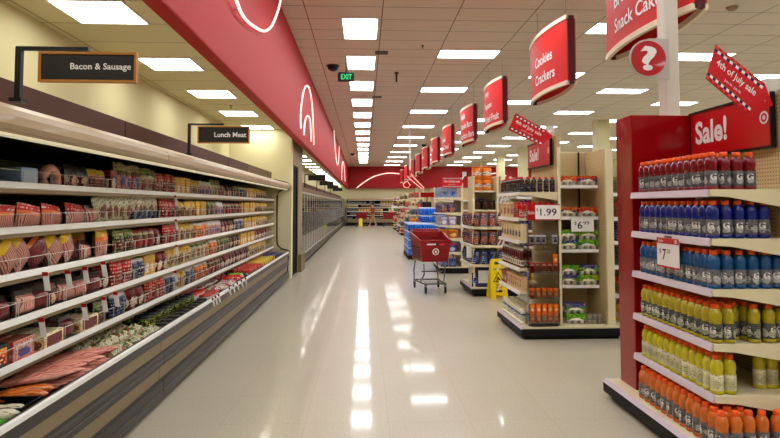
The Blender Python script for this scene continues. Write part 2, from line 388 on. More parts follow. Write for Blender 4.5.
for px, py, w in ((422.5, 45.5, 'between the light rows'), (233 / 2.306 + 130, 105.5, 'over the meat case'), (262, 128.5, 'over the meat case by the wing wall')):
    z = HC if px > 300 else HL
    def spr(t): MB(GUN).lathe([(.03, 0), (.03, -.01), (.008, -.012), (.008, -.05), (.025, -.052)], 8).build('head', t)
    ceiling_bit('ceiling_sprinkler', 'small metal fire sprinkler in the ceiling ' + w, px, py, spr, z)
# neon lines on the soffit
def neon(pts, label, X=None, Y=None, grp=None):
    P = [at(px, py, X=X, Y=Y) for px, py in pts]
    o = P[0].copy(); dense = []
    for i in range(len(P) - 1):                         # smooth the line through its points
        a, b, c, d = P[max(0, i - 1)], P[i], P[i + 1], P[min(len(P) - 1, i + 2)]
        for k in range(6):
            t = k / 6; dense.append(.5 * ((2 * b) + (c - a) * t + (2 * a - 5 * b + 4 * c - d) * t * t + (3 * b - a - 3 * c + d) * t ** 3))
    dense.append(P[-1]); off = Vector((.05, 0, 0)) if X is not None else Vector((0, -.05, 0))
    t = thing('neon_sign', label, 'neon light', o)
    MB(NEON).tube([p - o + off for p in dense], .016 if X is not None else .04, 8).build('tube', t)
    b = MB(CHROME)
    for p in dense[2::7]:
        q = p - o; b.box(q.x - .002, q.x + off.x + .002, q.y + off.y - .01, q.y + .01, q.z - .008, q.z + .008)
    b.build('standoff', t)
neon([(225.5, -14), (228, -7), (231, 0), (237, 14), (246, 24), (259, 31), (266, 28), (270, 22), (275, 9), (278, -4), (279.5, -10)], 'nearest neon loop, a big U shape on the red soffit, cut by the photo top', X=-1.3)
neon([(298.3, 128.7), (298.3, 111), (301, 92), (304.7, 85.6), (308, 92), (310.5, 111), (311.8, 144.7)], 'tall outer neon arch standing second along the red soffit', X=-1.3)
neon([(301.5, 135), (302.5, 122.3), (305, 116), (308, 120.7), (309, 141.5)], 'small neon arch nested inside the tall outer arch', X=-1.3)
neon([(332.8, 130.3), (334, 149.5), (336, 163.8), (337.4, 162), (338.4, 146)], 'third neon loop, a narrow U shape far along the red soffit', X=-1.3)
neon([(340.8, 179.8), (341.2, 165.4), (342.4, 161.6), (343.6, 168.6), (344.3, 181.4)], 'farthest neon arch near the end of the left soffit', X=-1.3)
neon([(356.7, 188), (361, 184.5), (365.5, 181.3), (371, 178), (378, 175.2), (388, 173.2), (399.5, 173.8)], 'long white neon curve on the red back wall left of the aisle signs', Y=YB - .36)
neon([(484, 178), (488, 174.8), (494, 173.4), (499, 173.6), (506, 176)], 'short white neon curve on the red back wall behind the orange tubs', Y=YB - .36)
# square columns among the gondolas
for i, y in enumerate((20.5, 25.8, 31.0, 36.2, 41.4)):
    struct('column_%d' % (i + 1), MB(CREAMW).box(8.4, 8.86, y, y + .46, 0, HC).box(8.36, 8.9, y - .04, y + .5, 0, .15))
# ------------------------------------------------------------------ aisle signs
def aisle_sign(Y0, Y1, lines, label, zt=4.17, zb=3.22, X=2.78):
    L = Y1 - Y0; ym = (Y0 + Y1) / 2; Rb = .11
    t = thing('aisle_sign', label, 'aisle sign', (X, ym, zb), 'hanging red aisle signs')
    H = zt - zb; n = 12
    def bow(u): return -.06 - Rb * (1 - (2 * u - 1) ** 2)      # u 0..1 along the sign
    for sgn, nm in ((1, 'front_panel'), (-1, 'rear_panel')):
        mb = MB(mat('sign_red', (206, 34, 30), .55, var=.02, spec=.25))
        pts = [(sgn * bow(k / n), L * (k / n - .5)) for k in range(n + 1)]; inn = [(x + sgn * .012, y) for x, y in pts]
        mb.prism(pts + inn[::-1], .045, H - .045, 'Z'); pn = mb.build(nm, t)
        for z0, z1, tn in ((0, .055, 'bottom_trim'), (H - .055, H, 'top_trim')):
            p2 = [(x - sgn * .012, y) for x, y in pts]; i2 = [(x + sgn * .03, y) for x, y in pts]
            MB(mat('sign_trim', (232, 214, 186), .5, var=.03)).prism(p2 + i2[::-1], z0, z1, 'Z').build(tn, t)
        if sgn > 0 and lines:
            for j, tx in enumerate(lines):
                zc = H * (.76 - .28 * j) if len(lines) > 2 else H * (.55 - .28 * j)
                def w(a, b):
                    u = (.76 if Y0 < 5 else .63) - a / L; return Vector((bow(u) - .007, L * (u - .5), zc + b))
                p, fs = text_geo(tx, None, .155 if len(tx) < 9 else .15, .015)
                x0 = min(a for a, b in p)
                me = bpy.data.meshes.new('lettering'); me.from_pydata([tuple(w(a - x0, b)) for a, b in p], [], fs); me.materials.append(WHITE)
                link('lettering', me, t)
    for s in (-1, 1): MB(mat('sign_inner', (80, 8, 12), .5)).box(-.045, .045, s * L / 2 - s * .02, s * L / 2, .01, H - .01).build('gap_fill', t)  # maroon filler, shade of the open gap between the panels painted in
    for y in (-L * .38, L * .38): MB(GUN).tube([(0, y, H - .01), (0, y, HC - zb)], .003, 4).build('wire', t)
aisle_sign(4.62, 6.34, ['Bread', 'Snack Cakes'], 'red aisle sign reading Snack Cakes, nearest and cut by the photo top')
aisle_sign(7.6, 9.32, ['Cookies', 'Crackers'], 'red aisle sign reading Cookies and Crackers, second in the hanging row')
aisle_sign(11.3, 13.0, ['Jerky', 'Popcorn', 'Dried Fruit'], 'red aisle sign ending in Dried Fruit, third in the hanging row')
aisle_sign(14.4, 16.2, ['Snacks', 'Granola Bars', 'Nutrition Bars'], 'red aisle sign with three text lines, fourth in the hanging row')
aisle_sign(18.1, 19.9, ['Cereal', 'Hot Cereal'], 'red aisle sign, fifth in the hanging row, shortly before the dome camera')
for Y0, nm in ((21.6, 'sixth in the row'), (25.1, 'seventh in the row'), (28.6, 'eighth in the row'), (32.1, 'ninth, beside the thin pole'), (37.0, 'second from the far end'), (41.6, 'last in the row near the back wall')):
    aisle_sign(Y0, Y0 + 1.75, ['Coffee'] if Y0 < 26 else [], 'red aisle sign, ' + nm)
# ------------------------------------------------------------------ packages: one mesh of each kind, then copies
def pouch_mesh(w, d, h, body, band=None, band_h=.3, band2=None):
    """standing film pouch facing +x: fat in the middle, crimped flat at top and bottom"""
    mb = MB(body); nu, nv = 6, 7
    w *= .9
    def P(u, v, s):
        th = d / 2 * max(.04, math.sin(PI * min(1, max(0, (v * .9 + .06)))) ** .6 * (1 - (2 * u - 1) ** 4) ** .7)
        return (s * th, (u - .5) * w * (1 - .05 * math.sin(PI * v)), v * h)
    for s in (1, -1):
        vs = [P(i / nu, j / nv, s) for j in range(nv + 1) for i in range(nu + 1)]
        o = len(mb.v); mb.v += vs
        for j in range(nv):
            vm = (j + .5) / nv
            m = band if band and vm > 1 - band_h else band2 if band2 and vm > 1 - band_h - .17 else body
            k = mb.idx(m)
            for i in range(nu):
                mb.f.append((o + j * (nu + 1) + i, o + j * (nu + 1) + i + 1, o + (j + 1) * (nu + 1) + i + 1, o + (j + 1) * (nu + 1) + i)); mb.mi.append(k); mb.sm.append(True)
    return mb.mesh('pouch')
def carton_mesh(w, d, h, body, face=None):
    w *= .94
    mb = MB(body); mb.box(-d / 2, d / 2, -w / 2, w / 2, 0, h, body, bev=.004)
    if face: mb.box(d / 2, d / 2 + .0015, -w * .4, w * .4, h * .2, h * .85, face)
    return mb.mesh('carton')
def tub_mesh(r, h, body, lid, band=None):
    mb = MB(body); mb.lathe([(r * .82, 0), (r * .86, .004), (r * .98, h * .86)], 12, m=body)
    if band: mb.lathe([(r * .91, h * .15), (r * .99, h * .75)], 12, m=band, caps=False)
    mb.lathe([(r, h * .86), (r * 1.04, h * .88), (r * 1.04, h * .97), (r * .96, h)], 12, m=lid)
    return mb.mesh('tub')
def tray_mesh(w, d, h, body, film):
    """shallow flat pack leaning back: rounded backing card with a domed film window"""
    mb = MB(body); mb.box(-.006, .006, -w / 2, w / 2, 0, h, body, bev=.01)
    vs = []; nu, nv = 6, 6
    for j in range(nv + 1):
        for i in range(nu + 1):
            u, v = i / nu * 2 - 1, j / nv * 2 - 1; vs.append((.007 + d * .5 * max(0, (1 - u ** 4) * (1 - v ** 4)) ** .5, u * w * .42, h * .45 + v * h * .36))
    mb.add(vs, [(j * 7 + i, j * 7 + i + 1, j * 7 + i + 8, j * 7 + i + 7) for j in range(nv) for i in range(nu)], film, True)
    return mb.mesh('tray')
def slab_mesh(w, d, h, body, lump=.3):
    """soft lying pack, long along x"""
    mb = MB(body); n, k = 8, 8; vs = []; rr = random.Random(int(w * 1e4))
    for i in range(n + 1):
        t = i / n; e = max(.12, (1 - (2 * t - 1) ** 4) ** .5)
        for j in range(k):
            a = 2 * PI * j / k; q = 1 + rr.uniform(-lump, lump) * .3
            vs.append(((t - .5) * d, math.cos(a) * w / 2 * (.4 + .6 * e) * q, h / 2 + math.sin(a) * h / 2 * e * q))
    mb.add(vs, [(i * k + j, (i + 1) * k + j, (i + 1) * k + (j + 1) % k, i * k + (j + 1) % k) for i in range(n) for j in range(k)] + [tuple(range(k)), tuple(n * k + j for j in range(k - 1, -1, -1))], body, True)
    return mb.mesh('slab')
def ring_mesh(body):
    mb = MB(body); mb.tube([(.0, .085 * math.cos(a), .085 * math.sin(a) + .045) for a in [rad(x) for x in range(-20, 201, 20)]], .032, 8, body); return mb.mesh('ring')
W_, Y_, Rr, Or_ = (236, 232, 222), (236, 196, 40), (190, 26, 22), (226, 120, 30)
pr = printed
m_bacon = meat('bacon_meat', [(104, 22, 26), (206, 134, 118), (134, 36, 38), (220, 168, 150)], 40)
m_ham = meat('ham_meat', [(206, 104, 90), (228, 160, 140), (180, 70, 62)], 22)
m_dark = meat('dark_meat', [(60, 10, 14), (150, 60, 58), (84, 16, 20)], 34)
m_pork = meat('pork_meat', [(190, 88, 78), (226, 164, 144), (150, 48, 44), (216, 140, 116)], 16)
P_RED = pr('print_red', [(176, 18, 20), (212, 40, 30), (236, 220, 200), (120, 12, 16)], 26)
P_DRED = pr('print_dark_red', [(110, 14, 20), (158, 26, 28), (60, 10, 14), (230, 210, 190)], 26)
P_YEL = pr('print_yellow', [(232, 190, 40), (240, 214, 90), (200, 60, 30), (246, 240, 220)], 24)
P_CRM = pr('print_cream', [(222, 206, 160), (238, 228, 196), (210, 140, 50), (120, 96, 60)], 26)
P_GRN = pr('print_green', [(50, 90, 40), (150, 160, 80), (214, 206, 170), (120, 40, 30)], 22)
P_WGR = pr('print_white_green', [(206, 200, 168), (226, 220, 196), (100, 120, 50), (150, 70, 50)], 17, stretch=(1, 2.2, .6))
P_BLU = pr('print_blue', [(60, 80, 120), (110, 130, 160), (196, 200, 204), (24, 34, 70)], 20, stretch=(1, 1.6, .7))
P_BLK = pr('print_black', [(24, 20, 20), (50, 40, 36), (200, 60, 30), (226, 200, 170)], 26)
P_ORG = pr('print_orange', [(214, 88, 26), (240, 150, 40), (244, 220, 150), (150, 30, 20)], 26)
P_MIX = pr('print_mixed', [(120, 96, 60), (200, 186, 140), (50, 60, 90), (170, 50, 34)], 26)
P_PNK = pr('print_pink', [(222, 170, 168), (236, 214, 208), (170, 70, 76), (90, 100, 160)], 28)
P_PUR = pr('print_purple', [(44, 20, 66), (70, 34, 96), (214, 206, 214), (176, 96, 40)], 24)
P_NVY = pr('print_navy', [(16, 28, 88), (30, 52, 130), (214, 216, 226), (70, 96, 170)], 22)
M_RED = mat('film_red', (196, 28, 24), .3, coat=.4); M_OR = mat('film_orange', (232, 120, 30), .3, coat=.4)
M_YE = mat('film_yellow', (240, 196, 30), .3, coat=.4); M_BK = mat('film_black', (22, 20, 20), .3, coat=.4)
M_BLT = mat('blue_tub', (140, 166, 206), .35); M_BLD = mat('blue_lid', (40, 66, 140), .35)
M_GRL = mat('dark_green_lid', (20, 60, 44), .35); M_YG = mat('yellow_green_tub', (196, 198, 60), .4)
M_CARD = mat('beige_card', (222, 200, 150), .6)
CAT = {}
def K(key, name, cat, look, mesh, w, d=.12, lean=0): CAT[key] = dict(name=name, cat=cat, look=look, mesh=mesh, w=w, d=d, lean=lean)
K('card', 'display_card', 'card', 'cream printed cardboard display card', carton_mesh(.2, .02, .15, M_CARD, P_ORG), .22)
K('btub', 'lidded_tub', 'tub', 'blue-grey plastic meat tub with darker lid', carton_mesh(.17, .14, .11, M_BLT, mat('blue_tub_label', (170, 180, 196), .5)), .19)
K('ring', 'sausage_ring', 'sausage', 'pale pink curved smoked sausage ring', ring_mesh(mat('pale_sausage', (226, 160, 140), .35, coat=.3)), .24)
K('blkpk', 'sausage_pack', 'package', 'black-topped sausage pack with orange print', pouch_mesh(.16, .08, .17, P_BLK, M_BK, .45), .17)
K('redpk', 'sausage_pack', 'package', 'bright red and yellow sausage pack', pouch_mesh(.15, .08, .16, P_RED, P_YEL, .3), .15)
K('dkred', 'salami_pack', 'package', 'dark maroon meat pack', carton_mesh(.13, .1, .17, P_DRED), .14)
K('mixtall', 'lunch_meat_pouch', 'pouch', 'tall pouch printed yellow, pink and blue', pouch_mesh(.17, .07, .2, P_PNK, P_MIX, .5), .17)
K('wgr', 'lunch_meat_pouch', 'pouch', 'white and green sliced meat pouch', pouch_mesh(.18, .07, .19, P_WGR, P_GRN, .3), .17)
K('wgl', 'lunch_meat_pouch', 'pouch', 'slanting white and green sliced meat pouch', pouch_mesh(.2, .06, .215, P_WGR, P_BLU, .0), .13, lean=22)
K('wbl', 'lunch_meat_pouch', 'pouch', 'slanting cream pouch with blue lower part', pouch_mesh(.19, .06, .21, P_BLU, P_WGR, .6), .13, lean=22)
K('red', 'sliced_ham_pouch', 'pouch', 'glossy red sliced ham pouch', pouch_mesh(.17, .07, .17, P_RED), .17)
K('dred', 'sliced_beef_pouch', 'pouch', 'dark red sliced beef pouch', pouch_mesh(.16, .07, .15, P_DRED), .17)
K('yel', 'lunch_meat_tub', 'tub', 'yellow labelled lunch meat pack', carton_mesh(.15, .06, .16, P_YEL), .17)
K('crm', 'lunch_meat_tub', 'tub', 'cream and yellow lunch meat pack', pouch_mesh(.15, .07, .16, P_CRM, P_YEL, .3), .17)
K('org', 'lunch_meat_pack', 'package', 'orange and white lunch meat pack', pouch_mesh(.15, .06, .155, P_ORG, WHITE, .2), .17)
K('pnk', 'turkey_slices_pack', 'package', 'pink and white turkey slices pack', pouch_mesh(.15, .06, .16, P_PNK, WHITE, .25), .17)
K('grn', 'herb_meat_pack', 'package', 'green labelled deli pack', pouch_mesh(.15, .07, .16, P_GRN), .17)
K('mix', 'deli_pack', 'package', 'small mixed colour deli pack', pouch_mesh(.15, .07, .15, P_MIX, P_DRED, .2), .17)
K('blk', 'deli_pack', 'package', 'black deli pack with light print', pouch_mesh(.15, .07, .15, P_BLK), .17)
K('blu', 'deli_pack', 'package', 'blue and white deli pack', pouch_mesh(.15, .07, .15, P_BLU, WHITE, .2), .17)
K('bac', 'bacon_pack', 'bacon', 'bacon pack with red header and orange stripe', pouch_mesh(.33, .09, .15, m_bacon, P_RED, .32, M_OR), .26)
K('bacr', 'bacon_pack', 'bacon', 'bacon pack with tall red header', pouch_mesh(.3, .09, .15, m_bacon, P_RED, .45), .24)
K('bacy', 'bacon_pack', 'bacon', 'bacon pack with red and yellow header', pouch_mesh(.26, .09, .19, m_bacon, P_YEL, .45, M_RED), .25)
K('bacl', 'bacon_pack', 'bacon', 'leaning bacon pack with yellow edge', pouch_mesh(.2, .07, .2, m_bacon, M_YE, .22), .17, lean=38)
K('bacd', 'bacon_pack', 'bacon', 'dark smoked bacon pack tipped over', pouch_mesh(.24, .07, .17, m_dark, M_OR, .15), .2, lean=30)
K('bacu', 'bacon_pack', 'bacon', 'upright bacon pack with broad yellow and red edges', pouch_mesh(.24, .08, .21, m_bacon, P_YEL, .3, M_OR), .24, lean=8)
K('film', 'meat_pack', 'meat pack', 'dark red meat pack in clear film', tray_mesh(.2, .08, .15, M_BK, m_dark), .2)
K('filmp', 'meat_pack', 'meat pack', 'pink meat slices in clear film', tray_mesh(.2, .08, .15, M_BK, m_bacon), .2)
K('blko', 'cooked_meat_box', 'box', 'black box with orange cooked meat picture', carton_mesh(.26, .1, .13, M_BK, P_ORG), .27)
K('boxp', 'ham_box', 'box', 'tan box with clear ham window', carton_mesh(.24, .1, .12, m_ham, P_PNK), .26)
K('yblu', 'brisket_pack', 'package', 'olive pack with blue label on top', carton_mesh(.26, .12, .1, P_CRM, m_dark), .27)
# ------------------------------------------------------------------ the open meat case
SX = -1.95
SZ = [1.725, 1.472, 1.216, .963, .715]
ORD = ['top', 'second', 'third', 'fourth', 'lowest']
def meat_case(Y0, Y1, J0, J1, which, fas, endp=False):
    t = thing('meat_case', 'open refrigerated meat case unit with five shelves, ' + which, 'refrigerated case', (-2.3, Y0, 0))
    def B(mb, name, par=t, **k):
        mb.v = [(x + 2.3, y - Y0, z) for x, y, z in mb.v]; return mb.build(name, par, **k)
    a, b = Y0 + .004, Y1 - .004
    B(MB(KICK).prism([(-2.85, 0), (-1.70, 0), (-1.70, .06), (-1.66, .06), (-1.66, .12), (-2.85, .12)], a, b), 'base')
    B(MB(mat('kick_bumper', (54, 52, 47), .4, var=.12, scale=3)).prism([(-1.66, .04), (-1.635, .035), (-1.615, .06), (-1.612, .1), (-1.622, .115), (-1.615, .13), (-1.622, .185), (-1.66, .19)], a, b), 'kick_bumper')
    B(MB(TAN).prism([(-1.72, .12), (-1.66, .12), (-1.645, .50), (-1.72, .50)], a, b), 'front_panel')
    B(MB(DGREY).prism([(-1.65, .30), (-1.625, .305), (-1.617, .32), (-1.617, .345), (-1.624, .355), (-1.617, .365), (-1.617, .39), (-1.625, .405), (-1.65, .41)], a, b), 'middle_bumper')
    B(MB(mat('rail_grey', (48, 46, 42), .38, var=.1)).prism([(-1.70, .495), (-1.64, .495), (-1.618, .51), (-1.615, .57), (-1.64, .575), (-1.70, .575)], a, b), 'top_bumper')
    B(MB(SHELFW).prism([(-1.642, .565), (-1.638, .575), (-1.618, .572), (-1.619, .598), (-1.626, .606), (-1.640, .602)], a, b), 'front_rail')
    B(MB(DARK).prism([(-2.85, .12), (-1.72, .12), (-1.72, .50), (-1.74, .50), (-1.74, .44), (-2.80, .46), (-2.80, 2.05), (-2.85, 2.05)], a, b), 'inner_shell')
    B(MB(mat('perforated_back', (120, 128, 108), .5, var=.2, scale=60)).box(-2.80, -2.79, a, b, .47, 1.95), 'back_panel')
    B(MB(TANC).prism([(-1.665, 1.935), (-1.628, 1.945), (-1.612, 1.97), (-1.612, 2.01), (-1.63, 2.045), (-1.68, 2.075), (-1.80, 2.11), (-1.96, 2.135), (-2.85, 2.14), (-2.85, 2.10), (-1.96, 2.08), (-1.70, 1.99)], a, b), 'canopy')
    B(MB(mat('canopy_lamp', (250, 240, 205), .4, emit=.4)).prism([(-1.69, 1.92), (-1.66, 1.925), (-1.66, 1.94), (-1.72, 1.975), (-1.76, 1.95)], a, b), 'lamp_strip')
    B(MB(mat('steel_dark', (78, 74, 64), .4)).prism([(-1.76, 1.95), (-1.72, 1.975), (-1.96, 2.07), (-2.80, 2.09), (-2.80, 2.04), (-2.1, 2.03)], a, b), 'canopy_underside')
    for y0, y1, m in fas: B(MB(m).box(-2.0, -1.965, y0 + .003, y1 - .003, 2.13, 2.29), 'fascia_panel')
    for i, z in enumerate(SZ):
        sh = B(MB(UNDER).prism([(-2.79, z - .05), (SX - .01, z - .06), (SX, z - .055), (SX, z - .03), (-2.79, z - .02)], J0 + .003, J1 - .003), 'shelf')
        B(MB(SHELFW).prism([(SX - .035, z - .022), (SX + .002, z - .035), (SX + .012, z - .03), (SX + .004, z + .004), (SX - .005, z + .006), (SX - .03, z - .01)], J0 + .002, J1 - .002), 'price_rail', sh)
        wf = MB(WIRE); y = J0 + .1; k = 0
        hh = .075
        while y < J1 - .1:                              # bent wire pusher frames along the shelf edge
            yy = min(J1 - .08, y + .2 + .06 * ((k * 7 + i * 3) % 3)); x = SX - .035
            wf.tube([(x, y, z - .02), (x, y, z + hh), (x, yy - .02, z + hh), (x, yy - .02, z - .02)], .0024, 4)
            wf.tube([(x, y, z + hh), (x - .25, y, z + hh), (x - .25, y, z - .02)], .002, 4)
            y = yy + .005; k += 1
        B(wf, 'wire_fence', sh)
    if endp:
        pr_ = [(-2.85, .12), (-1.66, .12), (-1.62, .61), (-1.64, .63), (-1.78, .66), (-1.86, .74), (-1.88, .84), (-1.88, 1.80), (-1.84, 1.89), (-1.76, 1.935), (-1.62, 1.93), (-1.60, 1.99), (-1.62, 2.05), (-1.70, 2.09), (-1.96, 2.15), (-2.85, 2.15)]
        B(MB(mat('end_panel_cream', (220, 208, 160), .4)).prism(pr_, Y1, Y1 + .03), 'end_panel')
        q = [Vector((x, Y1 - .005, z)) for x, z in pr_[1:-1]]
        B(MB(mat('edge_brown', (70, 56, 42), .4)).tube(q, .016, 6), 'end_panel_edge')
        B(MB(TANC).lathe([(.0, -.03), (.06, -.03), (.075, -.02), (.075, .06), (.06, .07), (0, .07)], 16, (-1.665, Y1 - .02, 2.0), axis='Y'), 'canopy_end_cap')
    return t
meat_case(1.3, 4.84, 1.3, 4.84, 'nearest to the camera', [(1.3, 4.82, BROWN)])
meat_case(4.84, 8.45, 4.84, 8.45, 'middle of the three', [(4.84, 8.43, BROWN)])
meat_case(8.45, 12.62, 8.45, 12.6, 'far one ending at the cream wing wall', [(8.45, 9.85, BROWN), (9.86, 12.35, OLIVE)], True)
# products: (first px, last px, kind) along each shelf, read at the shelf edge
PL = [
 [(-6, 9, 'card'), (20, 47, 'btub'), (50, 73, 'ring'), (74, 99, 'blkpk'), (99, 113, 'redpk'), (113, 123, 'dkred'), (124, 146, 'mixtall'), (146, 163, 'wgr'), (163, 182, 'red'), (182, 194, 'yel'), (194, 206, 'crm'), (206, 216, 'pnk'), (216, 224, 'wgr'), (224, 230, 'mix'), (230, 238, 'blk'), (238, 244, 'grn'), (244, 250, 'blu'), (250, 259, 'yel'), (259, 270, 'crm')],
 [(-8, 28, 'bac'), (28, 54, 'bac'), (54, 76, 'bac'), (76, 100, 'bacr'), (100, 109, 'filmp'), (111, 141, 'wgl'), (141, 166, 'wbl'), (168, 185, 'red'), (185, 200, 'crm'), (200, 212, 'yel'), (212, 221, 'grn'), (221, 228, 'pnk'), (228, 245, 'mix'), (245, 257, 'yel'), (257, 270, 'crm')],
 [(-8, 18, 'bacy'), (22, 48, 'bacl'), (48, 66, 'bacd'), (66, 90, 'bacl'), (90, 103, 'filmp'), (103, 121, 'bacu'), (123, 143, 'grn'), (143, 162, 'mix'), (162, 168, 'dred'), (171, 186, 'red'), (186, 200, 'crm'), (200, 214, 'org'), (214, 226, 'pnk'), (226, 240, 'blk'), (240, 248, 'blu'), (248, 260, 'yel'), (260, 270, 'crm')],
 [(-8, 8, 'film'), (8, 26, 'film'), (28, 48, 'filmp'), (48, 62, 'film'), (62, 72, 'blk'), (72, 98, 'filmp'), (98, 110, 'film'), (113, 120, 'dred'), (122, 141, 'red'), (141, 152, 'blu'), (152, 162, 'yel'), (165, 174, 'dred'), (174, 184, 'crm'), (184, 198, 'crm'), (198, 212, 'wgr'), (212, 222, 'org'), (222, 234, 'grn'), (234, 244, 'blk'), (244, 258, 'yel'), (258, 270, 'dred')],
 [(-8, 22, 'blko'), (22, 48, 'boxp'), (48, 74, 'yblu'), (74, 86, 'film'), (86, 108, 'yblu'), (108, 115, 'grn'), (124, 137, 'blu'), (137, 152, 'dred'), (155, 172, 'red'), (174, 182, 'blu'), (182, 192, 'crm'), (192, 202, 'blu'), (202, 214, 'org'), (214, 226, 'mix'), (226, 240, 'dred'), (240, 254, 'blk'), (254, 269, 'crm')],
]
def put(key, x, y, z, rz=0, lean=0, label=None, group=None, sc=1, name=None, cat=None):
    c = CAT[key]; o = link(name or c['name'], c['mesh'], None, (x, y, z), label or c['look'], cat or c['cat'], group)
    o.rotation_euler = Euler((rad(lean), rad(R.uniform(-3, 0)) if key not in ('ring',) else 0, rz + rad(R.uniform(-4, 4)))); o.scale = (sc,) * 3
    if key[:3] in ('bac', 'fil'): o.rotation_euler = Euler((rad(lean + R.uniform(-7, 5)), rad(R.uniform(-10, 2)), rz + rad(R.uniform(-10, 10))))
    return o
for si, row in enumerate(PL):
    z = SZ[si]; used = {}
    for bi, (a, b, key) in enumerate(row):
        c = CAT[key]; ya, yb = at(a, 200, X=SX).y, at(b, 200, X=SX).y
        n = max(1, round((yb - ya) / c['w'])); st = (yb - ya) / n
        nb = CAT[row[bi + 1][2]]['look'] if bi + 1 < len(row) else 'the cream end wall'
        pv = CAT[row[bi - 1][2]]['look'] if bi else 'the left edge of the photo'
        short = lambda s: ' '.join(s.split()[:3])
        rows = 1 if si < 2 or yb > 8 else 2
        lab0 = '%s on the %s shelf, ' % (c['look'], ORD[si])
        used[key] = used.get(key, 0) + 1
        for j in range(n):
            if n == 1: lab = lab0 + ('at the left edge of the photo' if not bi else 'right after the %s' % short(pv))
            elif n == 2: lab = lab0 + ('nearer of the pair by the %s' if j == 0 else 'farther of the pair by the %s') % short(nb)
            elif j == 0: lab = lab0 + 'first after the %s' % short(pv)
            elif j == n - 1: lab = lab0 + 'last before the %s' % short(nb)
            else: lab = lab0 + 'mid-run between %s and %s' % (' '.join(pv.split()[:2]), ' '.join(nb.split()[:2]))
            lab = ' '.join(lab.split()[:16])
            grp = '%s packs, %s shelf, run %d' % (' '.join(c['look'].split()[:3]), ORD[si], bi + 1)
            for r in range(rows):
                y = ya + st * (j + .5) + R.uniform(-.01, .01); x = SX - .085 - r * .14 + R.uniform(-.012, .008)
                le = c['lean'] * (.8 + .4 * R.random())
                zz = z - .018 + (math.sin(rad(abs(le))) * c['w'] * .5 if le else 0)
                l2 = lab if r == 0 else ' '.join(('%s behind the front row of the %s shelf, past the %s' % (c['look'], ORD[si], short(pv))).split()[:16])
                put(key, x, y, zz, PI / 2 * 0, le, l2, grp + (' back row' if r else ''), .97 + R.random() * .06 + (.2 if ya > 4.6 and not c['lean'] else .06 if ya > 4.6 else 0))
# the well at the bottom of the case
K('roll', 'sausage_roll', 'sausage', 'white and green wrapped sausage roll', slab_mesh(.085, .28, .07, P_WGR), .1)
K('groll', 'sausage_roll', 'sausage', 'bright green wrapped sausage roll', slab_mesh(.075, .26, .06, mat('film_green', (70, 170, 50), .3, coat=.4)), .1)
K('rroll', 'meat_stick_pack', 'package', 'dark red wrapped meat roll', slab_mesh(.08, .24, .06, P_DRED), .1)
K('sau', 'smoked_sausage', 'sausage', 'orange-brown smoked sausage link pack', slab_mesh(.07, .3, .06, meat('smoked_meat', [(196, 84, 26), (226, 140, 50), (160, 60, 24)], 14), .8), .1)
K('slab', 'pork_slab', 'meat', 'long pink slab of pork in film', slab_mesh(.09, .42, .055, m_pork, .9), .1)
K('wrap', 'wrapped_ham', 'ham', 'white, green and pink wrapped ham half', slab_mesh(.13, .15, .12, pr('wrap_print', [(190, 180, 146), (214, 206, 180), (96, 130, 46), (190, 90, 84)], 24, style='blob'), .8), .12)
K('gtub', 'deli_tub', 'tub', 'yellow-green tub with dark lid', tub_mesh(.055, .12, mat('green_tub', (70, 92, 34), .4), M_BK, pr('tub_label', [(176, 176, 50), (60, 96, 40), (220, 216, 150), (30, 50, 30)], 20)), .13)
K('otub', 'deli_tub', 'tub', 'orange tub with red and white label', tub_mesh(.07, .08, M_OR, P_RED, WHITE), .15)
K('wpou', 'snack_pouch', 'pouch', 'white and red lying snack pouch', slab_mesh(.16, .26, .07, pr('wpouch', [(206, 200, 190), (228, 224, 214), (190, 60, 50), (140, 140, 140)], 16, style='blob'), .6), .17)
K('rbag', 'snack_bag', 'bag', 'bright red lying snack bag', slab_mesh(.18, .26, .09, P_RED, .5), .19)
K('gbag', 'snack_bag', 'bag', 'green-topped lying snack bag', slab_mesh(.16, .24, .09, mat('lime_bag', (110, 190, 40), .3, coat=.3), .5), .18)
K('bbag', 'snack_bag', 'bag', 'black lying snack bag', slab_mesh(.18, .26, .08, M_BK, .5), .19)
K('rbox', 'lunch_box_kit', 'box', 'red flat lunch kit box', carton_mesh(.2, .22, .09, P_RED), .22)
K('ybox', 'lunch_box_kit', 'box', 'yellow flat lunch kit box', carton_mesh(.2, .22, .09, P_YEL), .22)
K('ubox', 'lunch_box_kit', 'box', 'blue flat lunch kit box', carton_mesh(.2, .22, .09, P_NVY), .22)
def well(y0, y1, key, cols, where, dy, dz=0, rz=0, jit=.02, rj=6, layers=1, step=None):
    y = y0; rows = []
    while y < y1: rows.append(y); y += dy
    for i, y in enumerate(rows):
        for j, x in enumerate(cols):
            for l in range(layers):
                pos = 'in the front row against the rail' if j == 0 else 'in the row behind the front one' if j == 1 else 'in the back rows under the lowest shelf'
                lab = '%s in the well %s, %s' % (CAT[key]['look'], where, pos)
                o = put(key, x + R.uniform(-jit, jit), y + R.uniform(-jit, jit), .455 + dz + l * .06 + (step * j if step else .035 * j * (1 if layers > 1 else .3)), rz + rad(R.uniform(-rj, rj)), 0, ' '.join(lab.split()[:16]), '%s in the well, row %d' % (CAT[key]['name'].replace('_', ' '), j + 1))
well(2.75, 2.92, 'rroll', (-1.86, -2.14), 'at the lower left corner', .09, rz=.5, rj=8)
well(3.05, 3.2, 'roll', (-1.90, -2.2), 'beside the black tray', .1, .04, rz=.2)
well(2.98, 3.0, 'groll', (-1.84,), 'just in front of the white rolls', .1, .03, rz=.1)
t = thing('meat_tray', 'empty black plastic tray in the well between green roll and orange sausages', 'tray', (-1.9, 3.22, .455))
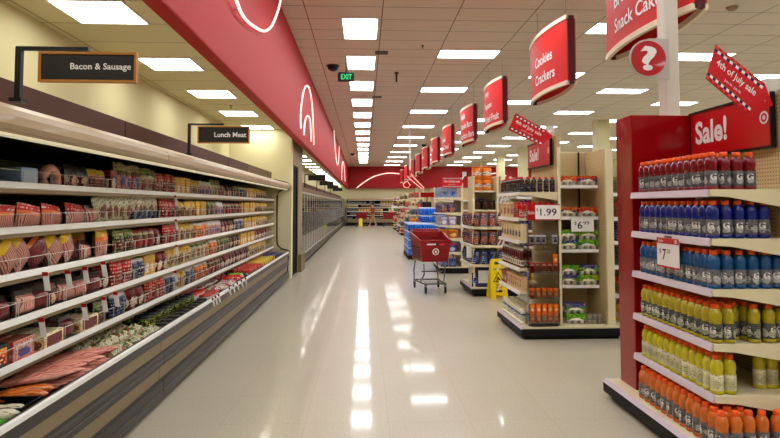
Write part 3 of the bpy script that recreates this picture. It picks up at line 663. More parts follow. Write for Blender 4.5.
MB(BLACK).box(-.14, .14, -.1, .1, 0, .012).box(-.14, .14, -.1, -.09, .012, .1).box(-.14, .14, .09, .1, .012, .1).box(.13, .14, -.09, .09, .012, .1).box(-.14, -.13, -.09, .09, .012, .1).build('tray_body', t)
t.location.x = -1.9
well(3.36, 3.5, 'sau', (-1.93, -2.28), 'next to the black tray', .085, .05, rz=.35, rj=12)
well(3.62, 4.3, 'slab', (-1.97, -2.42), 'near the camera', .1, .02, rz=.55, rj=14, layers=2)
well(4.3, 5.15, 'wrap', (-1.82, -1.96, -2.1, -2.24), 'beyond the pink slabs', .115, -.005, rj=50)
well(5.3, 6.75, 'gtub', (-1.80, -1.95, -2.10, -2.25), 'before the orange tubs', .165, -.02, layers=1, jit=.008, step=.06)
well(6.86, 7.3, 'otub', (-1.83, -1.99, -2.15), 'between green tubs and white pouches', .155, .03, jit=.005)
well(7.45, 8.2, 'wpou', (-1.86, -2.13), 'beyond the orange tubs', .17, .05, rj=25, rz=.4)
well(8.28, 8.6, 'rbag', (-1.86, -2.13), 'beyond the white pouches', .19, .06, rj=14)
well(8.66, 8.7, 'gbag', (-1.9, -2.15), 'beside the red bags', .2, .06)
well(8.86, 9.0, 'bbag', (-1.86, -2.13), 'before the red kits', .2, .05)
well(9.1, 10.1, 'rbox', (-1.85, -2.09), 'in the far half', .215, .06, jit=.004, rj=3)
well(10.15, 11.6, 'ybox', (-1.85, -2.09), 'near the far end', .215, .06, jit=.004, rj=3)
well(11.7, 12.35, 'ubox', (-1.85, -2.09), 'at the very far end', .215, .06, jit=.004, rj=3)
# price cards sticking out towards the aisle
def talker(px, py, X, label, w=.035, h=.1):
    p = at(px, py, X=X)
    t = thing('shelf_tag', label, 'price tag', p, None)
    MB(WHITE).prism([(.0, .01), (w, .01), (w + .02, -h), (.02, -h)], -.001, .001).build('card', t)
    MB(RED).prism([(.0, .012), (w, .012), (w + .003, -.012), (.003, -.012)], -.002, -.0011).build('header', t)
for i, (px, py) in enumerate(((42, 274), (64.5, 272), (82, 268.5), (100.5, 263))):
    talker(px, py, SX + .014, 'white hanging price tag below the third shelf, %s' % ['nearest of four', 'second of four from the camera', 'third of four from the camera', 'farthest of four'][i])
for i, (px, py) in enumerate(((38, 320), (81, 305.5), (101, 298.5), (113, 293.5))):
    talker(px, py, SX + .014, 'white hanging price tag below the fourth shelf, %s' % ['nearest of four', 'second of four from the camera', 'third of four from the camera', 'farthest of four'][i])
for i, (px, py) in enumerate(((174, 196.5), (174.5, 220.5), (175, 246), (174, 272))):
    talker(px, py, SX + .014, 'white price tag hanging off the %s shelf, in the vertical line of tags' % ORD[i], .025)
for i, px in enumerate((211.5, 214.5, 217.5, 228.5, 232.5, 236.5, 240.5, 244.5)):
    q = (364.5 - px) / (364.5 - 0)
    talker(px, 205 + (431 - 205) * q - 1, -1.612, 'white tag hanging on the front rail, %s' % ('in the nearer cluster of three' if i < 3 else 'in the farther row of five'), .02, .08)
# category signs on the canopy
def cat_sign(pf, pr_, text, label, Y, trim):
    foot = at(*pf, Y=Y); x0, z1 = at(*pr_[0], Y=Y).x, at(*pr_[0], Y=Y).z; x1, z0 = at(*pr_[1], Y=Y).x, at(*pr_[1], Y=Y).z
    t = thing('category_sign', label, 'sign', (foot.x, Y, 2.12))
    h = z1 - 2.12 + .02
    MB(BLACK).box(-.014, .014, -.014, .014, 0, h).box(-.03, .03, -.03, .03, 0, .02).build('post', t)
    MB(BLACK).box(-.014, (x0 + x1) / 2 - foot.x, -.012, .012, h - .012, h + .006).build('arm', t)
    a, b, c, d = x0 - foot.x, x1 - foot.x, z0 - 2.12, z1 - 2.12
    MB(mat('sign_black', (24, 22, 22), .4)).box(a + .008, b - .008, -.006, .006, c + .008, d - .008).build('board', t)
    w = mat('oak_trim', (170, 112, 40), .45); MB(w).box(a, b, -.014, .014, d - .012, d).box(a, b, -.014, .014, c, c + .012).box(a, a + .012, -.014, .014, c + .012, d - .012).box(b - .012, b, -.014, .014, c + .012, d - .012).build('frame', t)
    text_obj('lettering', text, t, ((a + b) / 2 + (b - a) * .13, -.0075, (c + d) / 2), (1, 0, 0), FZ, (b - a) * .62, None, WHITE, .015)
cat_sign((18, 104), ((40, 52), (137, 83)), 'Bacon & Sausage', 'black oak-framed sign reading Bacon & Sausage on a post over the case', 3.0, 1)
cat_sign((189, 155), ((198, 126), (249.5, 143.5)), 'Lunch Meat', 'black oak-framed sign reading Lunch Meat on a post over the case', 6.15, 1)
# ------------------------------------------------------------------ shared bits for the grocery side
def LB(mb, ox, oy, oz=0):
    mb.v = [(x - ox, y - oy, z - oz) for x, y, z in mb.v]; return mb
def bottle_mesh(r, h, m):
    mb = MB(m); mb.lathe([(r * .84, 0), (r * .99, .006), (r * 1.02, .02), (r * .96, h * .09), (r * .96, h * .5), (r * .86, h * .55), (r * .95, h * .60), (r * 1.0, h * .68), (r * .93, h * .77), (r * .7, h * .85), (r * .5, h * .89), (r * .46, h * .9)], 14, m=m)
    return mb.mesh('bottle')
def g_mesh(rr, s, m=WHITE, ch='G', zc=0, mirror=-1):
    p, fs = text_geo(ch, None, s, .03)
    vs = []
    for a, b in p:
        th = a / rr; vs.append((-rr * math.cos(th), -rr * math.sin(th), zc + b))
    me = bpy.data.meshes.new('logo'); me.from_pydata(vs, [], fs); me.materials.append(m); me.update(); return me
def make_bottle(name, look, col, labcol, capcol=(238, 88, 18), r=.0385, h=.234, logo=True, lz=(.1, .5)):
    """faces -x"""
    m = mat('drink_' + name, col, .14, coat=.5, var=.25, scale=22)
    lm = printed('wrap_' + name, labcol, 34, .4)
    t = thing('sports_drink_bottle', look, 'bottle', (0, 0, 0))
    link('bottle_body', bottle_mesh(r, h, m), t)
    MB(ORCAP if capcol == (238, 88, 18) else mat('cap_%d_%d' % capcol[:2], capcol, .35)).lathe([(r * .56, h * .88), (r * .58, h * .9), (r * .58, h * .985), (r * .5, h)], 12).build('cap', t)
    MB(lm).lathe([(r * .985, h * lz[0]), (r * .985, h * lz[1])], 14, caps=False).build('label_wrap', t)
    lab = KIDS[t.as_pointer()][-1]
    if logo: link('logo', g_mesh(r * 1.0, .042, WHITE, 'G', h * (lz[0] + .24)), lab)
    return t
GREYW = [(104, 104, 108), (130, 130, 134), (84, 86, 96), (190, 190, 190)]
BT = {}
def bottle_kind(key, *a, **k): BT[key] = (a, k, None)
USED = {}
def put_bottle(key, x, y, z, rz, label, group):
    if key not in USED:
        a, k, _ = BT[key]; t = make_bottle(*a, **k); USED[key] = t
    else: t = copy_tree(USED[key])
    t.location = (x, y, z); t.rotation_euler = (0, 0, rz); return tag(t, label, group=group)
bottle_kind('red', 'red', 'x', (120, 4, 22), GREYW)
bottle_kind('blue', 'blue', 'x', (6, 26, 120), GREYW)
bottle_kind('teal', 'teal', 'x', (6, 74, 128), GREYW)
bottle_kind('yel', 'yellow', 'x', (172, 156, 18), [(84, 86, 84), (110, 112, 104), (60, 62, 66), (190, 190, 170)])
bottle_kind('lem', 'lemon', 'x', (196, 184, 26), [(220, 216, 180), (236, 232, 206), (160, 150, 80), (200, 196, 160)], logo=False)
bottle_kind('org', 'orange', 'x', (206, 104, 28), [(120, 116, 112), (140, 138, 134), (90, 88, 88), (196, 190, 184)])
def shelf_unit(t, X0, X1, Y0, Y1, ox, oy, z, lipm, bracket=True, lip=.045, dep=.12):
    """one endcap shelf: deck, front price rail towards -x, end bracket on the near side"""
    sh = LB(MB(CREAM).box(X0 + .004, X1, Y0 + .004, Y1, z - .03, z), ox, oy).build('shelf', t)
    LB(MB(lipm).prism([(X0 + .004, z + .004), (X0 - .006, z + .002), (X0 - .014, z - lip + .006), (X0 - .008, z - lip), (X0 + .004, z - lip + .006)], Y0 + .01, Y1 - .003), ox, oy).build('price_rail', sh)
    if bracket:
        LB(MB(CREAM).prism([(X0 + .0, z + .003), (X1, z + .003), (X1, z - dep), (X1 - .06, z - dep + .01), (X0 + .12, z - lip), (X0 + .0, z - lip + .008)], Y0 - .012, Y0 + .003), ox, oy).build('end_bracket', sh)
    return sh
def gondola_base(t, X0, X1, Y0, Y1, ox, oy, top=.15):
    LB(MB(KICK).box(X0 + .05, X1, Y0 + .05, Y1 - .05, 0, .06).box(X0, X1, Y0, Y1, .045, top - .02, bev=.008), ox, oy).build('kick_base', t)
    d = LB(MB(CREAM).box(X0 + .015, X1, Y0 + .015, Y1 - .015, top - .02, top), ox, oy).build('base_deck', t)
    LB(MB(LAV).prism([(X0 - .004, top - .025), (X0 + .03, top - .018), (X0 + .03, top + .003), (X0 + .012, top + .004)], Y0 + .01, Y1 - .01), ox, oy).build('price_rail', d)
def sale_board(X, Y0, Y1, z0, z1, label, lx=None):
    t = thing('sale_board', label, 'sign', (X, (Y0 + Y1) / 2, z0)); ym = (Y0 + Y1) / 2; a, b, h = Y0 - ym, Y1 - ym, z1 - z0
    MB(mat('sale_red', (196, 14, 24), .3, coat=.3, var=.02)).box(-.01, .01, a + .01, b - .01, .01, h - .01).build('panel', t)
    MB(BLACK).box(-.022, .012, a, b, 0, .014).box(-.022, .012, a, b, h - .014, h).box(-.022, .012, a, a + .014, .014, h - .014).box(-.012, .012, b - .008, b, .014, h - .014).build('frame', t)
    text_obj('lettering', 'Sale!', t, (-.0115, b - .29 * (b - a), h * .53), FX, FZ, (b - a) * .42, h * .50, WHITE, .03)
    bullseye('logo', t, (-.0115, a + .085 * (b - a), h * .56), FX, FZ, h * .12)
    return t
def july_tag(P, Y, label, arm_to):
    """red, white and blue sale tag: P = four outline corners and tip in photo pixels"""
    TL, TR, TIP, BR, BL = [at(*p, Y=Y) for p in P]; c = (TL + TR + BR + BL) / 4
    t = thing('sale_tag', label, 'sign', c, None)
    A = [p - c for p in (TL, TR, TIP, BR, BL)]; th = Vector((0, .006, 0))
    mb = MB(mat('tag_red', (206, 20, 34), .4, var=.02)); n = 5
    mb.add([a - th / 2 for a in A] + [a + th / 2 for a in A], [tuple(range(5)), tuple(range(9, 4, -1))] + [(i, i + 5, (i + 1) % 5 + 5, (i + 1) % 5) for i in range(5)]).build('board', t)
    tl, tr, _, br, bl = A
    def Q(u, v): return (tl * (1 - u) + tr * u) * (1 - v) + (bl * (1 - u) + br * u) * v + Vector((0, -.005, 0))
    N = 16
    for rows in (((.02, .1, 0), (.1, .18, 1)), ((.82, .9, 0), (.9, .98, 1))):
        mb = MB(WHITE, NAVY, PINKP)
        for i in range(N):
            u0, u1 = i / N, (i + 1) / N
            for v0, v1, ph in rows:
                m = ([PINKP, RED] if ph == (v0 > .5) else [NAVY, WHITE])[i % 2]
                mb.quad(Q(u0, v0), Q(u1, v0), Q(u1, v1), Q(u0, v1), m)
        mb.build('border', t)
    def w(uc, vc): return lambda a, b: Q(uc + a, vc - b) + Vector((0, -.002, 0))
    text_obj('lettering', '4th of July sale', t, (0, 0, 0), (1, 0, 0), FZ, .84, .25, WHITE, .01, warp=w(.52, .42))
    text_obj('lettering', 'June 26 - July 06', t, (0, 0, 0), (1, 0, 0), FZ, .36, .09, WHITE, 0, warp=w(.52, .68))
    q = Vector(arm_to) - c
    MB(mat('bracket_white', (214, 212, 204), .4)).tube([TIP - c + Vector((-.05, .012, .02)), q], .02, 4).box(q.x - .06, q.x + .03, q.y - .03, q.y + .03, q.z - .05, q.z + .05).build('bracket', t)
    return t
# ------------------------------------------------------------------ endcap A: sports drinks (nearest, right)
AX, AY0, AY1, AB = 2.11, 3.46, 4.50, 2.65
t = thing('endcap_display', 'red-sided endcap rack holding sports drinks, nearest on the right', 'shelving', (AX, AY0, 0))
gondola_base(t, 2.0, 2.74, 3.34, 4.86, AX, AY0)
LB(MB(PEGY).box(AB, AB + .03, 3.4, 4.82, .15, 2.34), AX, AY0).build('back_panel', t)
LB(MB(CREAM).box(AB - .012, AB + .04, 3.36, 3.40, .15, 2.36).box(AB - .004, AB + .034, 4.82, 4.85, .15, 2.3), AX, AY0).build('upright', t)
LB(MB(REDG).box(2.13, AB - .003, 4.53, 4.81, .15, 2.32, bev=.006), AX, AY0).build('side_panel', t)
AZ = [1.693, 1.392, 1.085, .757, .45]
for i, z in enumerate(AZ): shelf_unit(t, AX, AB, AY0, AY1, AX, AY0, z, LAV)
sale_board(AB - .03, 3.58, 4.52, 1.97, 2.33, 'red Sale! board above the sports drinks, nearest on the right')
july_tag([(715.7, 44.8), (764.6, 83.8), (772.6, 105.5), (747.7, 114), (705.5, 78.3)], 3.57, 'red 4th of July sale tag tilted above the nearest Sale! board', at(772, 87, Y=3.62))
srows = ['top', 'second', 'third', 'fourth', 'fifth', 'bottom']
DR = [('red', 'red', 4, 1), ('blue', 'dark blue', 5, 1), ('teal', 'bright blue', 6, 1), ('yel', 'yellow-green', 6, 4), ('lem', 'pale-label lemon', 6, 3), ('org', 'orange', 6, 3)]
for si, (key, cn, nx, deep) in enumerate(DR):
    z = AZ[si] if si < 5 else .15; px = .0795
    X0 = AX + .045 if si < 5 else 2.11
    ny = 12 if si < 5 else 13; Yn = 3.512 if si < 5 else 3.40
    for iy in range(ny):
        for ix in range(nx):
            if ix >= (2 if deep == 1 else deep) and iy > 0: continue
            if si == 4 and ix in (2, 3) and iy < 3: continue
            if si == 3 and ix == 2 and iy < 1: continue
            yy = Yn + iy * px + R.uniform(-.002, .002); xx = X0 + ix * .0805
            if si >= 3 and ix > 3: xx += .015
            if si == 4 and ix >= 4: yy += .1
            if yy > 4.49: continue
            pos = 'front row along the rail' if ix == 0 and iy > 0 else 'at the near front corner' if ix == 0 else 'near side, %s' % ('beside the corner bottle' if ix == 1 else 'towards the pegboard') if iy == 0 else 'rows behind the front one'
            put_bottle(key, xx, yy, z + .002, R.uniform(-.9, .9) + (0 if iy else .8), '%s sports drink bottle, orange cap, %s shelf, %s' % (cn, srows[si], pos), '%s bottles %s' % (cn, pos.split(',')[0]))
def price_card(X, Y, z, w, h, label, body, head, face='X', cents=None, hw=0):
    """hanging price sign; face X: looks to -x, face Y: looks to -y"""
    t = thing('price_sign', label, 'price sign', (X, Y, z))
    U = Vector((0, -1, 0)) if face == 'X' else Vector((1, 0, 0)); N = Vector((-1, 0, 0)) if face == 'X' else Vector((0, -1, 0)); V = Vector((0, 0, 1))
    def slab(name, u0, u1, v0, v1, d0, d1, m):
        mb = MB(m); P = [U * u + V * v + N * d for u in (u0, u1) for v in (v0, v1) for d in (d0, d1)]
        xs = [p.x for p in P]; ys = [p.y for p in P]; zs = [p.z for p in P]; return mb.box(min(xs), max(xs), min(ys), max(ys), min(zs), max(zs)).build(name, t)
    slab('card', -w / 2, w / 2, -h, 0, -.003, .0, WHITE)
    return t, slab, U, V, N
t, slab, U, V, N = price_card(AX - .022, 3.93, 1.372, .29, .205, 'red and white $7.50 price sign hanging in front of bright blue bottles', 0, 0)
slab('header', -.145, .145, -.04, 0, .0005, .002, mat('price_red', (190, 36, 34), .4)); slab('footer', -.145, .145, -.205, -.193, .0005, .002, MATS['price_red'])
slab('holder', -.05, .05, 0, .016, -.003, .002, ACR)
ink = mat('ink', (40, 36, 36), .5)
text_obj('lettering', '7', t, (-.0015, .045, -.115), FX, FZ, .05, .075, ink, .01); text_obj('lettering', '$', t, (-.0015, .1, -.095), FX, FZ, .028, .035, ink); text_obj('lettering', '50', t, (-.0015, -.012, -.09), FX, FZ, .05, .028, ink)
bullseye('logo', t, (-.0025, -.11, -.02), FX, FZ, .013)
text_obj('lettering', 'Sale', t, (-.0025, .09, -.02), FX, FZ, .06, .018, WHITE)
# gondola run behind endcap A, the ceiling-high post and its question mark sign
t = thing('power_pole', 'square cream pole rising from the red-sided endcap to the ceiling', 'pole', (2.525, 4.67, 2.32))
MB(mat('pole_cream', (206, 200, 186), .4)).box(-.062, .062, -.062, .062, 0, HC - 2.32, bev=.012).build('post', t); MB(MATS['pole_cream']).box(-.085, .085, -.085, .085, 0, .012).build('foot_plate', t)
p = at(648, 58.5, Y=4.6)
t = thing('question_mark_sign', 'round red sign with a white question mark fixed to the cream pole', 'sign', p)
MB(mat('plate_grey', (186, 180, 172), .4)).box(0, .178, -.004, .004, -.168, .165).lathe([(.158, -.006), (.158, .006)], 28, axis='Y', smooth=False).build('plate', t)
MB(mat('disc_red', (178, 14, 24), .35, coat=.3)).lathe([(.145, -.012), (.145, -.005)], 28, axis='Y', smooth=False).build('disc', t)
text_obj('lettering', '?', t, (0, -.0135, 0), (1, 0, 0), FZ, .135, .205, WHITE, .03)
def gondola_run(X0, X1, Y0, depth, top, label, nz=(1.75, 1.45, 1.15, .85, .5)):
    yb = Y0 + depth; t = thing('gondola', label, 'shelving', (X0, Y0, 0))
    LB(MB(KICK).box(X0, X1, Y0 + .02, yb + depth - .02, 0, .12), X0, Y0).build('kick_base', t)
    LB(MB(CREAM).box(X0, X1, Y0 + .0, yb + depth, .12, .15), X0, Y0).build('base_deck', t)
    LB(MB(PEGX).box(X0, X1, yb - .015, yb + .015, .15, top), X0, Y0).build('back_panel', t)
    u = MB(CREAM); x = X0
    while x < X1: u.box(x, x + .03, yb - .035, yb + .035, .15, top + .02); x += 1.22
    LB(u, X0, Y0).build('upright', t, kind=None)
    for z in nz:
        s = LB(MB(SHELFW).box(X0 + .004, X1, Y0 + .06, yb - .017, z - .03, z), X0, Y0).build('shelf', t)
        LB(MB(SHELFW).box(X0 + .004, X1, yb + .017, yb + depth - .06, z - .03, z), X0, Y0).build('shelf', t)
        LB(MB(WHITE).box(X0 + .004, X1, Y0 + .045, Y0 + .059, z - .042, z + .003), X0, Y0).build('price_rail', s)
    return t
# ------------------------------------------------------------------ endcap B: spices, barbecue sauce and yogurt cups
BX, BY0, BY1, BB = 1.88, 7.0, 8.05, 2.36
t = thing('endcap_display', 'endcap rack of condiments and baking packs behind the clear organiser', 'shelving', (BX, BY0, 0))
gondola_base(t, 1.86, 3.05, 6.87, 8.14, BX, BY0)
LB(MB(PEGY).box(BB, BB + .03, 7.0, 8.1, .15, 2.46), BX, BY0).build('back_panel', t)
LB(MB(CREAM).box(BB - .005, BB + .025, 6.96, 7.0, .15, 2.3), BX, BY0).build('upright', t)
LB(MB(PEGX).box(2.41, 2.94, 7.6, 7.63, .15, 2.29), BX, BY0).build('bay_back_panel', t)
LB(MB(PEGY).box(2.94, 2.97, 7.0, 7.63, .15, 2.29), BX, BY0).build('bay_side_panel', t)
LB(MB(CREAM).box(2.945, 3.035, 6.96, 7.0, .13, 2.3).box(2.39, 2.945, 7.6, 7.63, 2.29, 2.31), BX, BY0).build('bay_upright', t)
LB(MB(DARK).box(2.84, 2.856, 7.58, 7.599, 1.0, 2.3), BX, BY0).build('slotted_strip', t)
BZ = [1.755, 1.44, 1.165, .83, .55]
for z in BZ: shelf_unit(t, BX, BB, BY0, BY1, BX, BY0, z, SHELFW, z > 1.7, .04, .1)
BAY = [1.845, 1.452, 1.045, .605]
for z in BAY:
    s = LB(MB(CREAM).box(2.43, 2.92, 7.16, 7.598, z - .03, z), BX, BY0).build('bay_shelf', t)
    LB(MB(WHITE).box(2.43, 2.92, 7.146, 7.16, z - .035, z + .004), BX, BY0).build('price_rail', s)
sale_board(BB - .03, 7.12, 8.12, 2.10, 2.44, 'red Sale! board on top of the condiment endcap, farther of the two')
july_tag([(515.7, 113), (544.6, 129), (553, 136), (540.8, 146), (508, 129.7)], 6.98, 'red 4th of July sale tag above the farther Sale! board', at(551, 130, Y=7.15))
def rowY(mk, X, ys, z, lab, grp, rz=0):
    for i, y in enumerate(ys):
        w = 'first from the near corner' if i == 0 else 'last at the far end' if i == len(ys) - 1 else 'in the middle of the row'
        mk(X, y, z, rz, lab % w, grp)
def frange(a, b, n): return [a + (b - a) * i / max(1, n - 1) for i in range(n)]
bottle_kind('spice', 'spice', 'x', (26, 18, 18), [(40, 32, 30), (90, 60, 40), (180, 170, 160), (30, 26, 60)], capcol=(206, 30, 30), r=.033, h=.19, logo=False, lz=(.15, .7))
bottle_kind('ketchup', 'ketchup', 'x', (190, 20, 18), [(200, 190, 170), (190, 30, 30), (230, 220, 200), (190, 30, 30)], capcol=(212, 24, 24), r=.033, h=.2, logo=False)
bottle_kind('bbq', 'barbecue', 'x', (84, 12, 16), [(220, 210, 190), (90, 20, 22), (230, 222, 204), (120, 30, 30)], capcol=(226, 222, 214), r=.035, h=.235, logo=False, lz=(.1, .5))
bottle_kind('mayo', 'mayo', 'x', (232, 224, 196), [(224, 220, 196), (60, 120, 170), (40, 120, 90), (230, 226, 206)], capcol=(236, 230, 206), r=.035, h=.19, logo=False, lz=(.2, .7))
def mkb(key, cat=None, name=None):
    def f(x, y, z, rz, lab, grp):
        o = put_bottle(key, x, y, z + .002, rz, lab, grp)
        if name: o.name = name
        return o
    return f
rowY(mkb('spice', name='seasoning_shaker'), 1.93, frange(7.05, 8.0, 13), BZ[0], 'black seasoning shaker with red lid, top shelf front row, %s', 'seasoning shakers front row')
for i, x in enumerate(frange(2.005, 2.31, 5)):
    mkb('spice', name='seasoning_shaker')(x, 7.05, BZ[0], .8, 'black seasoning shaker with red lid on the near side of the top shelf, ' + ('beside the upright' if i == 4 else 'beside the corner shaker' if i == 0 else 'in the middle'), 'seasoning shakers near side')
for i, x in enumerate(frange(1.93, 2.31, 6)):
    mkb('ketchup', name='squeeze_bottle')(x, 7.05, BZ[1], .8, 'red squeeze bottle above the $1.99 sign, ' + ('at the upright' if i == 5 else 'at the shelf corner' if i == 0 else 'in the middle of the row'), 'red squeeze bottles')
# cartons facing the main aisle
C_ORC = carton_mesh(.3, .12, .15, mat('carton_cream', (232, 214, 170), .5), P_ORG)
def cart(name, cat, me):
    def f(x, y, z, rz, lab, grp): return link(name, me, None, (x, y, z + .002), lab, cat, grp)
    return f
def flip(me, deg=180):
    me = me.copy(); me.transform(Matrix.Rotation(rad(deg), 4, 'Z')); return me
me_bk = flip(carton_mesh(.15, .08, .2, mat('carton_cream', (232, 214, 170), .5), pr('bake_print', [(226, 196, 150), (214, 80, 60), (236, 226, 200), (190, 40, 40)], 22)))
me_rd = flip(carton_mesh(.12, .08, .19, mat('carton_red', (192, 24, 24), .4), P_RED))
rowY(cart('baking_mix_carton', 'carton', me_bk), 1.94, frange(7.42, 7.97, 4), BZ[1], 'cream baking mix carton with red print on the second shelf, %s', 'cream baking cartons second shelf')
rowY(cart('baking_mix_carton', 'carton', me_rd), 1.94, [7.17, 7.29], BZ[1], 'bright red carton on the second shelf corner, %s', 'red cartons second shelf')
me_ys = flip(carton_mesh(.14, .09, .2, mat('carton_cream', (232, 214, 170), .5), pr('yellow_stripe_print', [(230, 214, 170), (236, 190, 50), (244, 232, 200), (60, 50, 90)], 18)))
rowY(cart('cream_carton', 'carton', me_ys), 1.95, frange(7.08, 7.95, 7), BZ[2], 'cream and yellow carton on the third shelf facing the aisle, %s', 'cream and yellow cartons')
rowY(mkb('bbq', name='sauce_bottle'), 1.93, frange(7.07, 7.96, 10), BZ[3], 'dark red sauce bottle with white cap on the fourth shelf, %s', 'sauce bottles')
rowY(mkb('bbq', name='sauce_bottle'), 2.02, frange(7.07, 7.96, 10), BZ[3], 'dark red sauce bottle in the second row of the fourth shelf, %s', 'sauce bottles behind')
me_tb = flip(carton_mesh(.1, .09, .17, mat('carton_beige', (214, 180, 130), .5), pr('tan_print', [(214, 170, 110), (180, 90, 40), (228, 214, 180), (120, 40, 30)], 18)))
me_dr = flip(carton_mesh(.1, .09, .17, mat('carton_maroon', (120, 24, 24), .5), P_DRED))
rowY(cart('snack_carton', 'carton', me_tb), 1.95, frange(7.07, 7.7, 7), BZ[4], 'tan and orange carton on the lowest shelf, %s', 'tan cartons')
rowY(cart('snack_carton', 'carton', me_dr), 1.95, frange(7.8, 7.99, 3), BZ[4], 'maroon carton on the lowest shelf, %s', 'maroon cartons')
for k in range(3):
    rowY(mkb('mayo', name='dressing_bottle'), 1.94 + .085 * k, frange(7.09, 7.98, 11), .15, 'cream dressing bottle with blue-green label on the base deck, ' + ['front row', 'second row', 'third row'][k] + ', %s', 'dressing bottles row %d' % k)
def hook_tag(X, Y, z, lab):
    t = thing('shelf_tag', lab, 'price tag', (X, Y, z))
    MB(WHITE).prism([(0, 0), (-.018, -.02), (-.06, -.11), (-.035, -.11), (0, -.03)], -.002, .002).build('card', t)
for z, y, w in ((BZ[0], 7.95, 'farthest under the shaker shelf'), (BZ[0], 7.75, 'middle one under the shaker shelf'), (BZ[0], 7.5, 'nearest under the shaker shelf'), (BZ[2], 7.9, 'far one by the cream and yellow cartons'), (BZ[2], 7.7, 'near one by the cream and yellow cartons'), (BZ[3], 7.95, 'above the sauce bottles'), (BZ[4], 7.95, 'beside the maroon cartons')):
    hook_tag(BX - .01, y, z - .02, 'white slanting price tag on the condiment endcap, ' + w)
# clear organiser standing on the near side
OY = 6.93; x0, x1 = 1.965, 2.34
t = thing('acrylic_organiser', 'tall clear plastic organiser with open bins beside the condiment endcap', 'display rack', (x0, OY, .152))
b = MB(ACR); zt = 1.53
b.box(x0, x0 + .006, OY, OY + .065, .155, zt).box(x1 - .006, x1, OY, OY + .065, .155, zt).box(x0, x1, OY + .060, OY + .065, .155, zt)
LB(b, x0, OY, .152).build('shell', t)
binz = [.2, .495, .80, 1.13]
for z in binz:
    s = LB(MB(mat('grey_edge', (120, 112, 106), .3)).box(x0 + .006, x1 - .006, OY - .03, OY + .058, z - .012, z), x0, OY, .152).build('bin_floor', t)
    LB(MB(ACR).box(x0 + .004, x1 - .004, OY - .034, OY - .031, z - .012, z + .10).box(x0 + .004, x0 + .007, OY - .03, OY + .0, z, z + .10).box(x1 - .007, x1 - .004, OY - .03, OY, z, z + .10), x0, OY, .152).build('bin_front', s)
LB(MB(mat('dark_base', (44, 40, 38), .4)).box(x0 + .02, x1 - .02, OY - .02, OY + .06, .1525, .187), x0, OY, .152).build('foot', t)
me_orb = flip(carton_mesh(.062, .05, .105, mat('carton_orange', (226, 96, 20), .4), pr('orange_box', [(232, 120, 24), (244, 180, 60), (190, 40, 20), (246, 220, 170)], 34)), -90)
me_rdb = flip(carton_mesh(.062, .05, .1, mat('carton_red2', (176, 24, 24), .4), pr('red_box', [(190, 30, 26), (232, 224, 210), (226, 100, 30), (60, 20, 30)], 30)), -90)
me_wbb = flip(carton_mesh(.062, .05, .1, mat('carton_white', (226, 224, 226), .4), pr('bluewhite_box', [(228, 226, 228), (80, 70, 150), (210, 206, 220), (40, 40, 110)], 30)), -90)
xs = frange(x0 + .045, x1 - .045, 5)
for i, x in enumerate(xs):
    w = ['at the left edge', 'second along', 'in the centre', 'right of the centre', 'at the right edge'][i]
    for nm, me, z, what in (('snack_box', me_orb, .203, 'orange snack box, lowest layer of the bottom bin, '), ('snack_box', me_orb, .311, 'orange snack box, upper layer of the bottom bin, '), ('snack_box', me_orb, .498, 'orange snack box in the second bin from below, '), ('snack_box', me_rdb, .803, 'red and white box in the third bin from below, ')):
        link(nm, me, None, (x, OY + .012, z), what + w, 'box', 'small boxes in the organiser')
    if i not in (3,): link('drink_mix_box', me_wbb, None, (x, OY + .012, 1.133), 'white and purple box in the top bin of the organiser, ' + w, 'box', 'small boxes in the organiser')
link('snack_box', me_orb, None, (xs[4], OY + .012, .905), 'orange box stacked alone on the red boxes in the organiser', 'box')
# $1.99 sign
t, slab, U, V, N = price_card(2.145, 6.885, 1.60, .40, .17, 'red-edged sign reading $1.99 on the clear organiser', 0, 0, 'Y')
slab('header', -.2, .2, 0, .012, -.003, .002, RED); slab('side_panel', -.2, -.10, -.17, 0, .0005, .002, RED); slab('footer', -.2, .2, -.182, -.17, -.003, .002, RED)
text_obj('lettering', '1.99', t, (.06, -.0015, -.085), (1, 0, 0), FZ, .20, .085, ink, .01); text_obj('lettering', '$', t, (-.075, -.0015, -.06), (1, 0, 0), FZ, .02, .04, ink)
text_obj('lettering', 'Sale', t, (-.15, -.0035, -.09), (1, 0, 0), FZ, .08, .04, WHITE)
# yogurt multipacks in the bay
def cup_pack(n, sleeve, grey=False):
    """cardboard sleeve over a row of white cups, looks to -y"""
    w = .245 if n == 3 else .22; mb = MB(sleeve)
    h0 = .06
    mb.prism([(-.095, h0 - .012), (.075, h0 - .012), (.07, h0 + .06), (-.09, h0 + .06)], -w / 2, w / 2, 'X', sleeve)
    for r in range(2):
        for i in range(3): mb.lathe([(.026, 0), (.034, .055), (.037, .058), (.037, .066)], 12, (-w / 2 + .043 + i * (w - .086) / 2, -.05 + r * .08, 0), WHITE)
    return mb.mesh('cup_pack')
PK_R = pr('sleeve_red', [(196, 24, 26), (206, 40, 34), (230, 190, 60), (240, 236, 230)], 20); PK_G = pr('sleeve_green', [(44, 140, 36), (70, 160, 50), (230, 210, 60), (240, 240, 230)], 20)
PK_P = pr('sleeve_purple', [(60, 40, 120), (196, 24, 26), (230, 190, 60), (240, 236, 230)], 12); PK_B = pr('sleeve_blue_green', [(40, 140, 50), (40, 70, 150), (230, 210, 60), (240, 240, 230)], 12)
cups = {'r': cup_pack(3, PK_R), 'g': cup_pack(3, PK_G), 'p': cup_pack(3, PK_P), 'b': cup_pack(3, PK_B)}
cn = {'r': 'red', 'g': 'green', 'p': 'red and purple', 'b': 'green and blue'}
def ypack(k, x, y, z, where): link('pudding_cup_pack', cups[k], None, (x, y, z + .002), '%s cardboard six-pack of white cups, %s' % (cn[k], where), 'cup pack', 'cup multipacks in the pegboard bay')
Yp = 7.26
